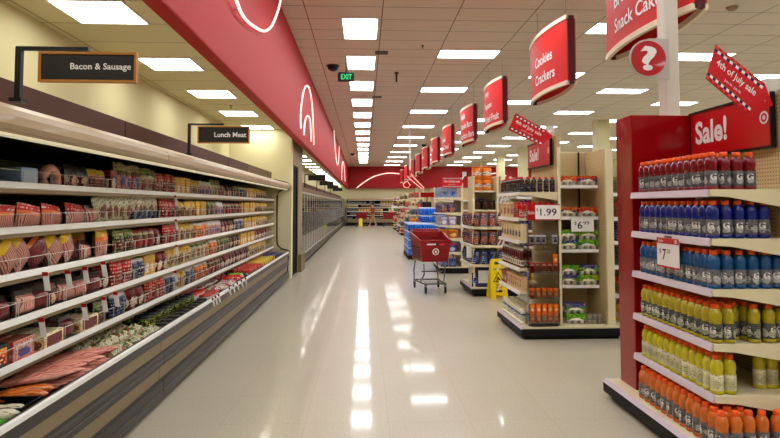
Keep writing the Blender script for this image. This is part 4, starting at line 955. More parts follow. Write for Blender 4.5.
ypack('r', 2.545, Yp, BAY[0], 'left one on the top bay shelf'); ypack('p', 2.80, Yp, BAY[0], 'right one on the top bay shelf')
ypack('p', 2.545, Yp, BAY[1], 'left one above the $6.99 sign'); ypack('r', 2.80, Yp, BAY[1], 'right one above the $6.99 sign')
for z, w in ((BAY[2], 'third bay shelf'), (BAY[3], 'fourth bay shelf')):
    ypack('b', 2.545, Yp, z, 'lower left on the ' + w); ypack('g', 2.80, Yp, z, 'lower right on the ' + w)
    ypack('g', 2.545, Yp, z + .122, 'upper left on the ' + w); ypack('b' if z < .9 else 'g', 2.80, Yp, z + .122, 'upper right on the ' + w)
ypack('g', 2.58, 7.12, .15, 'lower of the stack on the base deck'); ypack('b', 2.58, 7.13, .272, 'upper of the stack on the base deck')
me_gc = MB(mat('grey_cup', (176, 170, 160), .4)).lathe([(.022, 0), (.028, .05), (.03, .055)], 10, (0, 0, 0)).box(-.03, .03, -.03, .03, .055, .06, mat('grey_film', (120, 116, 110), .3)).mesh('cup')
for i in range(6):
    link('pudding_cup', me_gc, None, (2.745 + (i % 3) * .065, 7.05, .152 + (i // 3) * .062), 'grey pudding cup beside the green stack on the base deck, %s layer, %s' % (['lower', 'upper'][i // 3], ['left', 'middle', 'right'][i % 3]), 'cup', 'grey pudding cups')
t, slab, U, V, N = price_card(2.715, 7.135, 1.445, .285, .175, 'white sign reading $6.99 hanging under the red cup packs', 0, 0, 'Y')
slab('border', -.145, .145, -.178, .002, -.005, -.0035, mat('sign_edge', (90, 86, 84), .4))
text_obj('lettering', '6', t, (-.035, -.0015, -.095), (1, 0, 0), FZ, .06, .09, ink, .01); text_obj('lettering', '$', t, (-.09, -.0015, -.075), (1, 0, 0), FZ, .026, .05, ink); text_obj('lettering', '99', t, (.045, -.0015, -.07), (1, 0, 0), FZ, .075, .045, ink)
# ------------------------------------------------------------------ runs of shelving behind the endcaps
def run_goods(X0, X1, Y0, zs, seed, label):
    rr = random.Random(seed)
    kinds = [(P_NVY, 'navy', .16, .24), (P_GRN, 'green', .14, .2), (P_BLU, 'pale blue', .15, .22), (P_YEL, 'yellow', .12, .2), (P_PUR, 'purple', .16, .24), (P_RED, 'red', .14, .2)]
    for zi, z in enumerate(zs):
        x = X0 + .1
        while x < X1:
            m, nm, w, h = kinds[rr.randrange(6)]; me = RG.setdefault(nm, flip(carton_mesh(w, .16, h, m), 90))
            link('grocery_carton', me, None, (x + w / 2, Y0 + .18, z + .002), '%s carton %s, %s shelf' % (nm, label, ORD[min(zi, 4)]), 'carton', '%s cartons %s' % (nm, label)); x += w + .015
RG = {}
for i, (y, X0, lab) in enumerate(((4.96 - 1.35, 2.78, 'joined to the sports drink endcap'), (7.02, 3.06, 'joined to the condiment endcap'), (10.35, 2.75, 'joined to the snack bag endcap'), (13.75, 2.75, 'joined to the small box endcap'), (17.1, 2.75, 'fifth from the camera'), (20.5, 2.75, 'sixth from the camera'), (23.9, 2.75, 'seventh from the camera'), (27.3, 2.75, 'eighth from the camera'), (30.7, 2.75, 'ninth from the camera'), (34.1, 2.75, 'tenth from the camera'), (37.5, 2.75, 'eleventh from the camera'))):
    X1 = 7.8
    gondola_run(X0, X1, y, .55, 2.12, 'long cream gondola shelving run ' + lab)
    if i in (1, 2, 3): run_goods(X0, X0 + (1.3 if i == 1 else 2.2), y, (1.75, 1.45, 1.15, .85, .5, .15), i, lab)
# ------------------------------------------------------------------ endcap C: snack bags and orange tubs
CXf, CY0, CY1, CB = 1.90, 10.2, 11.35, 2.42
t = thing('endcap_display', 'endcap rack with snack bags and orange tubs behind the wet floor sign', 'shelving', (CXf, CY0, 0))
gondola_base(t, 1.88, 2.7, 10.15, 11.42, CXf, CY0)
LB(MB(PEGY).box(CB, CB + .03, 10.3, 11.4, .15, 2.12), CXf, CY0).build('back_panel', t)
LB(MB(CREAM).box(1.93, 1.965, 10.28, 10.75, .15, 2.12).box(2.36, 2.40, 10.28, 10.75, .15, 2.12).box(1.965, 2.36, 10.73, 10.75, .15, 2.12), CXf, CY0).build('bay_frame', t)
CZ = [1.86, 1.215, .89, .55]
LB(MB(CREAM).box(1.965, 2.36, 10.3, 10.73, 1.83, 1.86), CXf, CY0).build('shelf', t)
for z in CZ[1:]: shelf_unit(t, CXf - .02, 2.6, 10.2, 11.35, CXf, CY0, z, SHELFW, True, .04, .06)
def potbag(w, d, h, m, m2): return flip(pouch_mesh(w, d, h, m, m2, .13), 180)
me_pb = potbag(.14, .09, .25, P_PUR, mat('film_gold', (150, 84, 40), .35)); me_nb = potbag(.14, .09, .24, P_NVY, mat('film_navy', (16, 28, 90), .35))
me_pb2, me_nb2 = flip(me_pb, 90), flip(me_nb, 90)
for zi, (z, me, me2, nm) in enumerate(((CZ[1], me_pb, me_pb2, 'purple and gold'), (CZ[2], me_pb, me_pb2, 'purple and orange'), (CZ[3], me_nb, me_nb2, 'navy blue'))):
    for i, x in enumerate(frange(1.97, 2.55, 5)):
        o = link('snack_bag', me2, None, (x, 10.27, z + .002), '%s snack bag facing the camera on endcap shelf %s, %s' % (nm, ['under the orange tubs', 'second down', 'just above the box'][zi], ['left end', 'second from left', 'middle', 'second from right', 'right end'][i]), 'bag', 'snack bags on the endcap near side'); o.rotation_euler = (rad(-4), rad(8), 0)
    for i, y in enumerate(frange(10.45, 11.25, 6)):
        o = link('snack_bag', me, None, (1.94, y, z + .002), '%s snack bag facing the main aisle on endcap shelf %s' % (nm, ['under the orange tubs', 'second down', 'just above the box'][zi]), 'bag', 'aisle-facing %s bags' % nm); o.rotation_euler = (rad(8), 0, 0)
me_tub = MB(mat('tub_orange', (236, 132, 20), .35, coat=.3)).lathe([(.075, 0), (.088, .01), (.09, .17), (.08, .19)], 14).lathe([(.084, .19), (.086, .215)], 14, m=mat('lid_orange', (222, 104, 16), .35)).lathe([(.0905, .05), (.0915, .13)], 14, m=pr('tub_print', [(236, 132, 20), (110, 30, 60), (70, 40, 70), (240, 220, 200)], 12), caps=False).mesh('tub')
for x, z, w in ((2.05, 1.862, 'lower left of the stack'), (2.22, 1.862, 'lower right of the stack'), (2.03, 2.08, 'upper left of the stack'), (2.21, 2.08, 'upper right of the stack'), (2.03, 2.297, 'topmost, left') , (2.21, 2.297, 'topmost, right'))[:4]:
    link('snack_tub', me_tub, None, (x, 10.42, z), 'orange round snack tub above the purple bags, ' + w, 'tub', 'orange tubs on the snack endcap')
link('snack_tub', me_tub, None, (2.3, 10.66, 1.862), 'orange round snack tub standing behind the others by the frame', 'tub')
me_jar = MB(mat('jar_brown', (70, 40, 30), .3)).lathe([(.06, 0), (.062, .12), (.05, .14)], 12).lathe([(.055, .14), (.055, .165)], 12, m=mat('lid_brown', (40, 30, 28), .3)).mesh('jar')
for i, x in enumerate((2.04, 2.18, 2.31)): link('snack_jar', me_jar, None, (x, 10.42, 1.217 + .3), 'brown jar in the dark bay under the orange tubs, %s' % ['left', 'middle', 'right'][i], 'jar', 'brown jars')
link('snack_bag', flip(pouch_mesh(.2, .1, .2, P_NVY), 90), None, (2.1, 10.6, 1.517), 'blue bag behind the brown jars in the dark bay', 'bag')
t = bpy.data.objects['endcap_display.002']; LB(MB(CREAM).box(1.967, 2.358, 10.3, 10.728, 1.485, 1.515), CXf, CY0).build('shelf', t)
me_bx = flip(carton_mesh(.28, .2, .34, mat('box_navy', (44, 40, 96), .5), mat('box_white', (220, 220, 214), .5)), -90)
link('display_box', me_bx, None, (2.12, 10.36, .152), 'navy box with white panel on the base deck beside the wet floor sign', 'box')
link('snack_bag', me_nb2, None, (1.97, 10.32, .152), 'blue bag leaning on the base deck left of the navy box', 'bag'); link('snack_bag', me_nb2, None, (2.42, 10.32, .152), 'blue bag on the base deck right of the navy box', 'bag')
link('label_card', carton_mesh(.1, .006, .2, WHITE), None, (1.87, 10.35, .66), 'white card hanging on the corner of the snack endcap', 'sign')
bpy.data.objects['label_card'].rotation_euler = (0, 0, PI / 2)
# ------------------------------------------------------------------ endcap D and the farther ones
def far_endcap(Y0, X0, zs, top, label, goods, seed, L=1.2, depth=.5):
    rr = random.Random(seed); t = thing('endcap_display', label, 'shelving', (X0, Y0, 0))
    gondola_base(t, X0 - .02, X0 + depth + .3, Y0 - .05, Y0 + L + .05, X0, Y0)
    LB(MB(PEGY).box(X0 + depth, X0 + depth + .03, Y0, Y0 + L, .15, top), X0, Y0).build('back_panel', t)
    LB(MB(CREAM).box(X0 + depth - .01, X0 + depth + .04, Y0 - .03, Y0, .15, top + .02), X0, Y0).build('upright', t)
    for z in zs: shelf_unit(t, X0, X0 + depth, Y0, Y0 + L, X0, Y0, z, SHELFW, True, .04, .08)
    for zi, z in enumerate([.15] + list(zs)):
        m, nm, w, h = goods[zi % len(goods)]
        me = flip(carton_mesh(w, .16, h, m)); mf = flip(me, 90)
        where = 'on the base deck' if zi == 0 else 'on shelf level %s' % ('one two three four five six seven'.split()[zi - 1])
        y = Y0 + .02 + w / 2
        while y < Y0 + L - w / 2:
            link('grocery_box', me, None, (X0 + .1, y, z + .002), ' '.join(('%s box facing the main aisle %s, %s' % (nm, where, label.split(',')[0])).split()[:16]), 'box', '%s boxes, %s' % (nm, label[:60])); y += w + .01
        x = X0 + .19 + w / 2; n = 0
        while x < X0 + depth - w / 2 + .02:
            link('grocery_box', mf, None, (x, Y0 + .09, z + .002), ' '.join(('%s box facing the camera %s, %s' % (nm, where, label.split(',')[0])).split()[:16]), 'box', '%s near side boxes, %s' % (nm, label[:56])); x += w + .01; n += 1
    return t
LB_ = pr('light_blue_box', [(130, 170, 222), (160, 196, 236), (236, 240, 246), (70, 110, 180)], 14); LP_ = pr('lilac_box', [(176, 160, 200), (214, 206, 224), (90, 60, 110), (236, 230, 236)], 14)
GO_ = pr('gold_box', [(200, 120, 24), (226, 160, 50), (150, 60, 20), (240, 210, 140)], 14); BR_ = pr('blue_red_box', [(30, 90, 180), (200, 40, 40), (60, 130, 210), (230, 230, 230)], 12)
far_endcap(13.6, 1.78, (.5, .82, 1.12, 1.42, 1.78), 2.1, 'endcap of small boxes, right of the blue water stack', [(P_NVY, 'navy', .2, .2), (BR_, 'blue and red', .2, .2), (GO_, 'gold', .24, .2), (LP_, 'lilac', .2, .2), (P_PUR, 'purple', .2, .2), (LB_, 'light blue', .22, .24)], 4)
p0 = at(442, 177, Y=13.55); p1 = at(463, 188, Y=13.55)
july_tag([(442, 177), (461, 177), (463, 182), (461, 188), (442, 188)], 13.5, 'small level 4th of July sale tag above the light blue boxes', at(465, 174, Y=13.6))
GG = [(P_MIX, 'mixed print', .18, .22), (P_PNK, 'pink', .18, .2), (P_PUR, 'purple', .2, .24), (P_ORG, 'orange', .18, .2), (P_BLU, 'blue', .2, .22), (P_CRM, 'cream', .18, .2), (P_RED, 'red', .16, .22), (P_BLK, 'black', .2, .2), (P_GRN, 'green', .18, .2)]
for i, (y, w) in enumerate(((20.4, 'sixth endcap, under the red hanging banner'), (23.8, 'seventh endcap, dark and cluttered'), (27.2, 'eighth endcap along the main aisle'), (30.6, 'ninth endcap along the main aisle'), (34.0, 'tenth endcap along the main aisle'), (37.4, 'eleventh endcap beside the white poster'))):
    g = GG[i:] + GG[:i]
    far_endcap(y, 1.95 - .05 * (i % 2), (.5, .85, 1.2, 1.55, 1.9) if i % 2 else (.48, .8, 1.15, 1.5), 2.2 + .1 * (i % 3), w, g, 20 + i, 1.2)
# ------------------------------------------------------------------ pallets of bottled water in blue wrap
BLW = pr('water_wrap', [(24, 120, 220), (40, 150, 240), (150, 205, 250), (14, 90, 200)], 10, rough=.2, coat=.5)
def pack_mesh():
    mb = MB(BLW); rng = []
    mb.box(-.2, .2, -.14, .14, 0, .2, BLW, bev=.03)
    for i in range(6):
        for j in range(4): mb.lathe([(.03, .198), (.026, .215), (.014, .222), (.014, .232)], 6, (-.165 + i * .066, -.1 + j * .066, 0), mat('water_cap', (210, 230, 245), .3))
    return mb.mesh('water_pack')
wp = pack_mesh()
for name, X0, Y0, nx, ny, nz, lab in (('a', 1.28, 17.1, 2, 3, 4, 'in the nearer lower pallet stack'), ('b', 1.74, 18.15, 2, 3, 6, 'in the taller stack behind'), ('c', 1.28, 18.15, 1, 3, 4, 'in the lower stack farther back')):
    t = thing('pallet', 'dark low pallet under blue water packs ' + lab, 'pallet', (X0, Y0, 0))
    mb = MB(BLACK)
    for k in range(5): mb.box(0, nx * .41, k * .2, k * .2 + .12, .09, .12)
    mb.box(0, nx * .41, 0, .08, 0, .09).box(0, nx * .41, .42, .5, 0, .09).box(0, nx * .41, .84, .92, 0, .09); mb.build('deck', t)
    for k in range(nz):
        for i in range(nx):
            for j in range(ny):
                if 0 < i < nx - 1 and k < nz - 1 and j: continue
                lv = 'topmost layer' if k == nz - 1 else 'lowest layer' if k == 0 else 'middle layers'
                link('water_pack', wp, None, (X0 + .21 + i * .41, Y0 + .15 + j * .29, .122 + k * .234), 'blue shrink-wrapped water pack %s, %s, %s' % (lab, lv, ['row facing the camera', 'second row', 'rear row'][j]), 'water pack', 'water packs %s %s %s' % (name, lv, j))
# ------------------------------------------------------------------ shopping cart
CRED = mat('cart_red', (150, 14, 26), .35, coat=.2); 
def cart_basket(w0, w1, L, zb, ztn, ztr):
    """w0 nose width, w1 handle-end width; nose at y=0"""
    mb = MB(CRED); th = .012
    bw0, bw1 = w0 * .86, w1 * .86
    o = [(-w0 / 2, 0, ztn), (w0 / 2, 0, ztn), (w1 / 2, L, ztr), (-w1 / 2, L, ztr)]
    b = [(-bw0 / 2, .06, zb), (bw0 / 2, .06, zb), (bw1 / 2, L - .04, zb), (-bw1 / 2, L - .04, zb)]
    def inn(p, dz=0): return (p[0] * .95, p[1] + (.015 if p[1] < L / 2 else -.015), p[2] + dz)
    oi = [inn(p) for p in o]; bi = [inn(p, .012) for p in b]
    vs = o + b + oi + bi; fs = []
    for i in range(4):
        j = (i + 1) % 4; fs += [(i, j, 4 + j, 4 + i), (8 + i, 12 + i, 12 + j, 8 + j), (i, 8 + i, 8 + j, j)]
    fs += [(4, 5, 6, 7), (12, 15, 14, 13)]
    mb.add(vs, fs); return mb, o
def make_cart(name, label, loc, rz, sc=1, detail=True):
    t = thing('shopping_cart', label, 'shopping cart', loc, None, rz)
    mb, o = cart_basket(.56, .64, .86, .57, .95, 1.08); bk = mb.build('basket', t)
    r = MB(CRED); q = [Vector(p) for p in o]; r.tube([q[0], q[1], q[2], q[3]], .018, 8, closed=True); r.build('rim', bk)
    hl = MB(mat('hole_dark', (60, 6, 12), .5))
    for j in range(5):
        for i in range(9):
            if 2 < i < 6 and 0 < j < 4: continue
            z = .60 + j * .045; u = (z - .53) / .4; y = .06 * (1 - u) - .003; x = (i - 4) * .046
            hl.box(x - .009, x + .009, y - .001, y + .002, z - .008, z + .008)
    for sx in (-1, 1):
        for j in range(5):
            for i in range(12):
                z = .62 + j * .05; u = (z - .53) / .42; y = .14 + i * .052; wv = (.28 + .04 * y / .86) + .003; x = sx * (wv * (.86 + .14 * u)) 
                hl.box(x - .002, x + .002, y - .012, y + .012, z - .012, z + .012)
    hl.build('grid_holes', bk)
    bullseye('logo', bk, (0, .002, .755), (1, 0, 0), (0, -.14, 1), .062)
    MB(WHITE).box(-.16, .0, -.003, .003, .875, .9).box(.01, .06, -.003, .003, .875, .9, NAVY).box(.07, .16, -.003, .003, .875, .9, PINKP).build('front_strip', bk)
    # metal frame
    for nm, pth in (('side_rail', [(-.22, .80, .53), (-.235, .88, .34), (-.235, .82, .15), (-.2, .06, .17)]), ('side_rail', [(.22, .80, .53), (.235, .88, .34), (.235, .82, .15), (.2, .06, .17)]), ('front_leg', [(-.2, .1, .53), (-.19, .12, .34), (-.22, .3, .19)]), ('front_leg', [(.2, .1, .53), (.19, .12, .34), (.22, .3, .19)]), ('cross_bar', [(-.2, .06, .17), (.2, .06, .17)]), ('cross_bar', [(-.235, .82, .16), (.235, .82, .16)]), ('cross_bar', [(-.2, .3, .37), (.2, .3, .37)])):
        MB(GUN).tube(pth, .013, 6).build(nm, t)
    w = MB(GUN)
    for i in range(7): w.tube([(-.15 + i * .05, .08, .175), (-.15 + i * .05, .8, .165)], .004, 4)
    w.build('lower_rack', t)
    for x, y, rr_ in ((-.18, .04, .062), (.18, .04, .062), (-.235, .82, .062), (.235, .82, .062)):
        cs = MB(GUN).box(x - .022, x - .017, y - .02, y + .02, .06, .16).box(x + .017, x + .022, y - .02, y + .02, .06, .16).box(x - .022, x + .022, y - .02, y + .02, .14, .165).build('caster', t)
        wh = MB(BLACK).lathe([(.052, -.014), (.062, -.01), (.062, .01), (.052, .014)], 18, (x, y, .063), axis='X').build('wheel', cs)
        MB(GUN).lathe([(.022, -.0165), (.022, .0165)], 10, (x, y, .063), axis='X').build('hub', cs) 
    for sx in (-1, 1): MB(GUN).tube([(sx * .27, .80, 1.07), (sx * .27, .90, 1.11)], .012, 6).build('handle_arm', t)
    MB(CRED).tube([(-.29, .91, 1.115), (.29, .91, 1.115)], .02, 8).build('handle', t)
    MB(mat('flap_red', (110, 10, 20), .5)).box(-.2, .2, .70, .71, .75, .98).build('child_seat_flap', t)
    s = MB(CRED); 
    for i in range(7): s.box(-.22 + i * .073 - .006, -.22 + i * .073 + .006, .62, .63, .60, .93)
    s.box(-.25, .25, .615, .635, .925, .95).build('child_seat_back', t)
    t.scale = (sc,) * 3
    return t
make_cart('cart', 'red plastic shopping cart standing in the main aisle, nearest of the carts', (1.29, 10.5, 0), rad(6))
# ------------------------------------------------------------------ wet floor sign
def wet_sign(x, y, label, rz=0, sc=1, txt=True):
    t = thing('wet_floor_sign', label, 'floor sign', (x, y, 0), None, rz); H = .66
    def board(sgn, nm):
        mb = MB(YEL); n = []
        A = [(-.15, 0), (-.055, 0), (-.05, .07), (.05, .07), (.055, 0), (.15, 0), (.12, .62), (.10, H), (.05, H), (.05, .615), (-.05, .615), (-.05, H), (-.10, H), (-.12, .62)]
        th = .012; f = lambda px, pz, d: (px, sgn * (.13 * (1 - pz / H) + .008) + d, pz)
        # front board as strips so the carry slot and foot notch stay open
        for (x0, x1, x2, x3, z0, z1) in ((-.15, -.055, -.148, -.05, 0, .07), (.055, .15, .05, .148, 0, .07), (-.148, .148, -.122, .122, .07, .575), (-.122, -.055, -.12, -.055, .575, .62), (.055, .122, .055, .12, .575, .62), (-.12, .12, -.105, .105, .62, H)):
            vs = [f(x0, z0, 0), f(x1, z0, 0), f(x3, z1, 0), f(x2, z1, 0), f(x0, z0, th * sgn), f(x1, z0, th * sgn), f(x3, z1, th * sgn), f(x2, z1, th * sgn)]
            mb.add(vs, [(0, 1, 2, 3), (7, 6, 5, 4), (0, 4, 5, 1), (1, 5, 6, 2), (2, 6, 7, 3), (3, 7, 4, 0)])
        return mb.build(nm, t)
    b = board(-1, 'front_board'); board(1, 'rear_board')
    MB(YEL).box(-.10, .10, -.02, .02, H - .02, H + .012, bev=.008).build('hinge', t)
    def W(px, pz): return Vector((px, -(.13 * (1 - pz / H) + .008) - th_, pz))
    th_ = .014
    if txt:
        U = Vector((1, 0, 0)); V = (W(0, .5) - W(0, .3)).normalized()
        text_obj('lettering', 'CAUTION', b, W(0, .50), U, V, .17, .035, BLACK, .02)
        tri = MB(BLACK); c = W(0, .355); P = [c + U * a + V * d for a, d in ((-.10, -.07), (.10, -.07), (0, .10))]; Pi = [c + (q - c) * .78 + V * -.002 for q in P]
        tri.add(P + Pi, [(0, 1, 4, 3), (1, 2, 5, 4), (2, 0, 3, 5)])
        m2 = [(-.03, .02), (-.01, .035), (.02, .0), (.045, -.03), (.03, -.045), (0, -.015), (-.03, -.045), (-.045, -.04), (-.02, -.01)]
        tri.add([c + U * a + V * (d - .01) for a, d in m2], [tuple(range(9))]); tri.build('warning_pictogram', b)
        text_obj('lettering', 'WET', b, W(0, .235), U, V, .075, .025, BLACK, .02); text_obj('lettering', 'FLOOR', b, W(0, .195), U, V, .1, .025, BLACK, .02)
        MB(BLACK).add([W(-.055, .12), W(.055, .12), W(.055, .155), W(-.055, .155)], [(0, 1, 2, 3)]).build('slot_mark', b)
    t.scale = (sc,) * 3; return t
wet_sign(2.285, 9.98, 'yellow wet floor caution sign standing in front of the snack endcap', rad(3), 1.0)
# ------------------------------------------------------------------ freezers along the left
FRM = mat('freezer_frame', (186, 184, 176), .35, metal=.3); FB = mat('freezer_body', (118, 98, 76), .5)
FK = [('frozen_pizza_box', P_RED, 'red'), ('frozen_meal_box', P_DRED, 'maroon'), ('frozen_vegetable_bag', P_GRN, 'green'), ('frozen_meal_box', P_CRM, 'cream'), ('ice_cream_tub', P_BLU, 'blue'), ('frozen_meal_box', P_PNK, 'pink')]
FM = [carton_mesh(.3, .2, .26, m) for _, m, _ in FK]
def freezer(Y0, n, label, goods):
    Y1 = Y0 + n * .78; t = thing('freezer_case', label, 'freezer', (-2.2, Y0, 0)); ox, oy = -2.2, Y0
    LB(MB(KICK).box(-2.9, -1.64, Y0 + .003, Y1 - .003, 0, .1), ox, oy).build('base', t)
    LB(MB(FB).box(-2.9, -1.60, Y0 + .003, Y1 - .003, .1, .3), ox, oy).build('lower_panel', t)
    LB(MB(mat('freezer_bumper', (74, 68, 60), .4)).box(-1.60, -1.575, Y0 + .003, Y1 - .003, .14, .2).box(-1.60, -1.58, Y0 + .003, Y1 - .003, .27, .3), ox, oy).build('bumper', t)
    LB(MB(mat('freezer_liner', (200, 204, 200), .5)).box(-2.9, -2.86, Y0 + .003, Y1 - .003, .3, 1.95).box(-2.86, -1.66, Y0 + .003, Y0 + .015, .3, 1.95).box(-2.86, -1.66, Y1 - .015, Y1 - .003, .3, 1.95), ox, oy).build('liner', t)
    LB(MB(FB).box(-2.9, -1.60, Y0 + .003, Y1 - .003, 1.95, 2.07), ox, oy).build('header', t)
    LB(MB(BROWN).box(-1.9, -1.86, Y0 + .003, Y1 - .003, 2.07, 2.28), ox, oy).build('fascia_panel', t)
    for z in (.62, .95, 1.28, 1.6):
        LB(MB(SHELFW).box(-2.8, -1.78, Y0 + .03, Y1 - .03, z - .02, z), ox, oy).build('shelf', t)
    LB(MB(mat('freezer_lamp', (240, 248, 255), .4, emit=2.0)).box(-1.70, -1.68, Y0 + .03, Y1 - .03, 1.90, 1.93), ox, oy).build('lamp', t)
    for k in range(n):
        a = Y0 + k * .78; d = MB(FRM).box(-1.64, -1.604, a + .006, a + .04, .30, 1.95).box(-1.64, -1.604, a + .74, a + .774, .30, 1.95).box(-1.64, -1.604, a + .04, a + .74, .30, .345).box(-1.64, -1.604, a + .04, a + .74, 1.9, 1.95)
        door = LB(d, ox, oy).build('door', t)
        LB(MB(GLS).box(-1.612, -1.606, a + .04, a + .74, .345, 1.9), ox, oy).build('glass_pane', door)
        LB(MB(CHROME).box(-1.60, -1.565, a + .70, a + .715, .8, 1.4), ox, oy).build('handle', door)
        if goods:
            for zi, z in enumerate((.302, .622, .952, 1.282)):
                for q in range(2):
                    ki = (k + zi * 2 + q) % 6; nm, m, c = FK[ki]
                    link(nm, FM[ki], None, (-1.9, a + .22 + q * .34, z + .001), '%s frozen food pack behind the freezer glass, %s level, %s' % (c, ['lowest', 'second', 'third', 'top'][zi], label.split(',')[0]), 'frozen food', '%s frozen packs, %s' % (c, label[:50]))
freezer(14.9, 5, 'first freezer beyond the service door', True)
for i in range(7): freezer(14.9 + 3.9 * (i + 1), 5, ['second', 'third', 'fourth', 'fifth', 'sixth', 'seventh', 'farthest'][i] + ' glass-door freezer along the left wall', i < 1)
for i, y in enumerate((17.6, 22.0, 26.5, 31.0)):
    t = thing('category_sign', 'small dark category sign over the freezers, ' + ['nearest', 'second', 'third', 'farthest'][i], 'sign', (-1.8, y, 2.07))
    MB(BLACK).box(-.012, .012, -.012, .012, 0, .46).box(.012, .5, -.01, .01, .44, .46).build('post', t)
    MB(MATS['sign_black']).box(.1, .62, -.008, .008, .27, .43).build('board', t)
# ------------------------------------------------------------------ dairy wall at the far end
t = thing('dairy_case', 'long open refrigerated case along the back wall with four shelf levels', 'refrigerated case', (-1.4, 45.0, 0)); ox, oy = -1.4, 45.0
LB(MB(KICK).box(-1.4, 5.5, 45.05, 46.9, 0, .25), ox, oy).build('base', t); LB(MB(TAN).box(-1.4, 5.5, 44.98, 45.3, .25, .5), ox, oy).build('front_panel', t); LB(MB(DARK).box(-1.4, 5.5, 45.3, 46.9, .25, .45), ox, oy).build('deck', t)
LB(MB(DARK).box(-1.4, 5.5, 46.0, 46.9, .45, 2.0), ox, oy).build('back_panel', t)
LB(MB(TANC).prism([(44.95, 1.98), (44.93, 2.05), (45.0, 2.13), (46.9, 2.16), (46.9, 2.02)], -1.4, 5.5, 'X'), ox, oy).build('canopy', t)
LB(MB(MATS['canopy_lamp']).box(-1.3, 5.4, 45.05, 45.1, 1.95, 1.98), ox, oy).build('lamp_strip', t)
DZ = [.8, 1.1, 1.4, 1.68]
for z in DZ: LB(MB(SHELFW).box(-1.38, 5.48, 45.3, 46.0, z - .04, z), ox, oy).build('shelf', t)
dk = [(P_BLU, 'blue'), (pr('milk_print', [(150, 150, 146), (70, 80, 120), (196, 196, 190), (60, 60, 64)], 12), 'white'), (P_CRM, 'cream'), (P_MIX, 'mixed'), (P_YEL, 'yellow'), (P_GRN, 'green')]
dm = [flip(carton_mesh(.2, .18, .2, m), 90) for m, _ in dk]; rr = random.Random(3)
for zi, z in enumerate([.45] + DZ):
    x = -1.25
    while x < 5.3:
        run_ = rr.randrange(6) if zi < 4 else (4 if x > 1 else 1)
        for q in range(4):
            if x > 5.3: break
            if rr.random() < .78: link('dairy_carton', dm[run_], None, (x, 45.42, z + .002), '%s dairy carton in the back wall case, %s' % (dk[run_][1], ['bottom deck', 'lowest shelf', 'second shelf', 'third shelf', 'top shelf'][zi]), 'carton', '%s dairy cartons, level %d' % (dk[run_][1], zi))
            x += .215
# ------------------------------------------------------------------ things near the back
make_cart('cart', 'distant red shopping cart pushed by the walking person', (-.64, 43.5, 0), rad(-90), 1.0)
make_cart('cart', 'distant red shopping cart parked right of the walking person', (1.38, 43.2, 0), rad(-90), 1.0)
wet_sign(-.28, 42.6, 'distant yellow floor sign in front of the back wall case', 0, .95, False)
t = thing('poster_stand', 'white poster on a stand at the far end of the aisle signs', 'sign', (2.2, 40.2, 0))
MB(GUN).box(-.02, .02, -.02, .02, 0, 1.2).box(-.2, .2, -.12, .12, 0, .02).build('stand', t); MB(WHITE).box(-.34, .34, -.03, -.02, 1.18, 1.6).build('poster', t)
t = thing('banner_display', 'dark floor display topped by a small red banner, beyond the water stacks', 'display', (2.1, 19.6, 0))
MB(BLACK).box(-.15, .15, -.15, .15, 0, 1.7).build('stand', t); MB(REDG).box(-.22, .24, -.17, -.155, 1.86, 2.02).box(-.02, .02, -.155, -.13, 1.6, 1.9).build('banner', t)
for i in range(4): link('orange_pack', carton_mesh(.14, .1, .26, mat('orange_pack', (232, 84, 24), .4)), None, (1.83, 19.52 , .3 + i * .36), 'orange pack clipped on the dark floor display, %s' % ['lowest', 'second up', 'third up', 'topmost'][i], 'pack', 'orange packs on the dark display')
p = at(410, 150, Y=21.5)
t = thing('ceiling_pole', 'thin white pole hung from the ceiling with red looping neon shapes near the signs', 'pole', (p.x, 21.5, 3.0))
MB(WHITE).box(-.03, .03, -.03, .03, -.1, HC - 3.0).build('post', t)

def loop(pts, label):
    P = [at(px, py, Y=21.3) for px, py in pts]; o = P[0].copy(); t = thing('neon_sign', label, 'neon light', o)
    MB(mat('neon_dim', (226, 70, 64), .3, emit=.4)).tube([p - o for p in P], .03, 6).build('tube', t)
    MB(NEON).tube([p - o + Vector((0, -.04, 0)) for p in P], .006, 6).build('glow_line', t)
loop([(407, 176), (411, 180), (417, 185), (422, 189), (424, 188), (419, 183), (413, 177), (411, 174)], 'lower red neon loop below the thin white pole')
loop([(403, 184), (404, 187), (408, 188), (410, 185), (407, 181), (403, 184)], 'small red neon ring left of the neon loop')
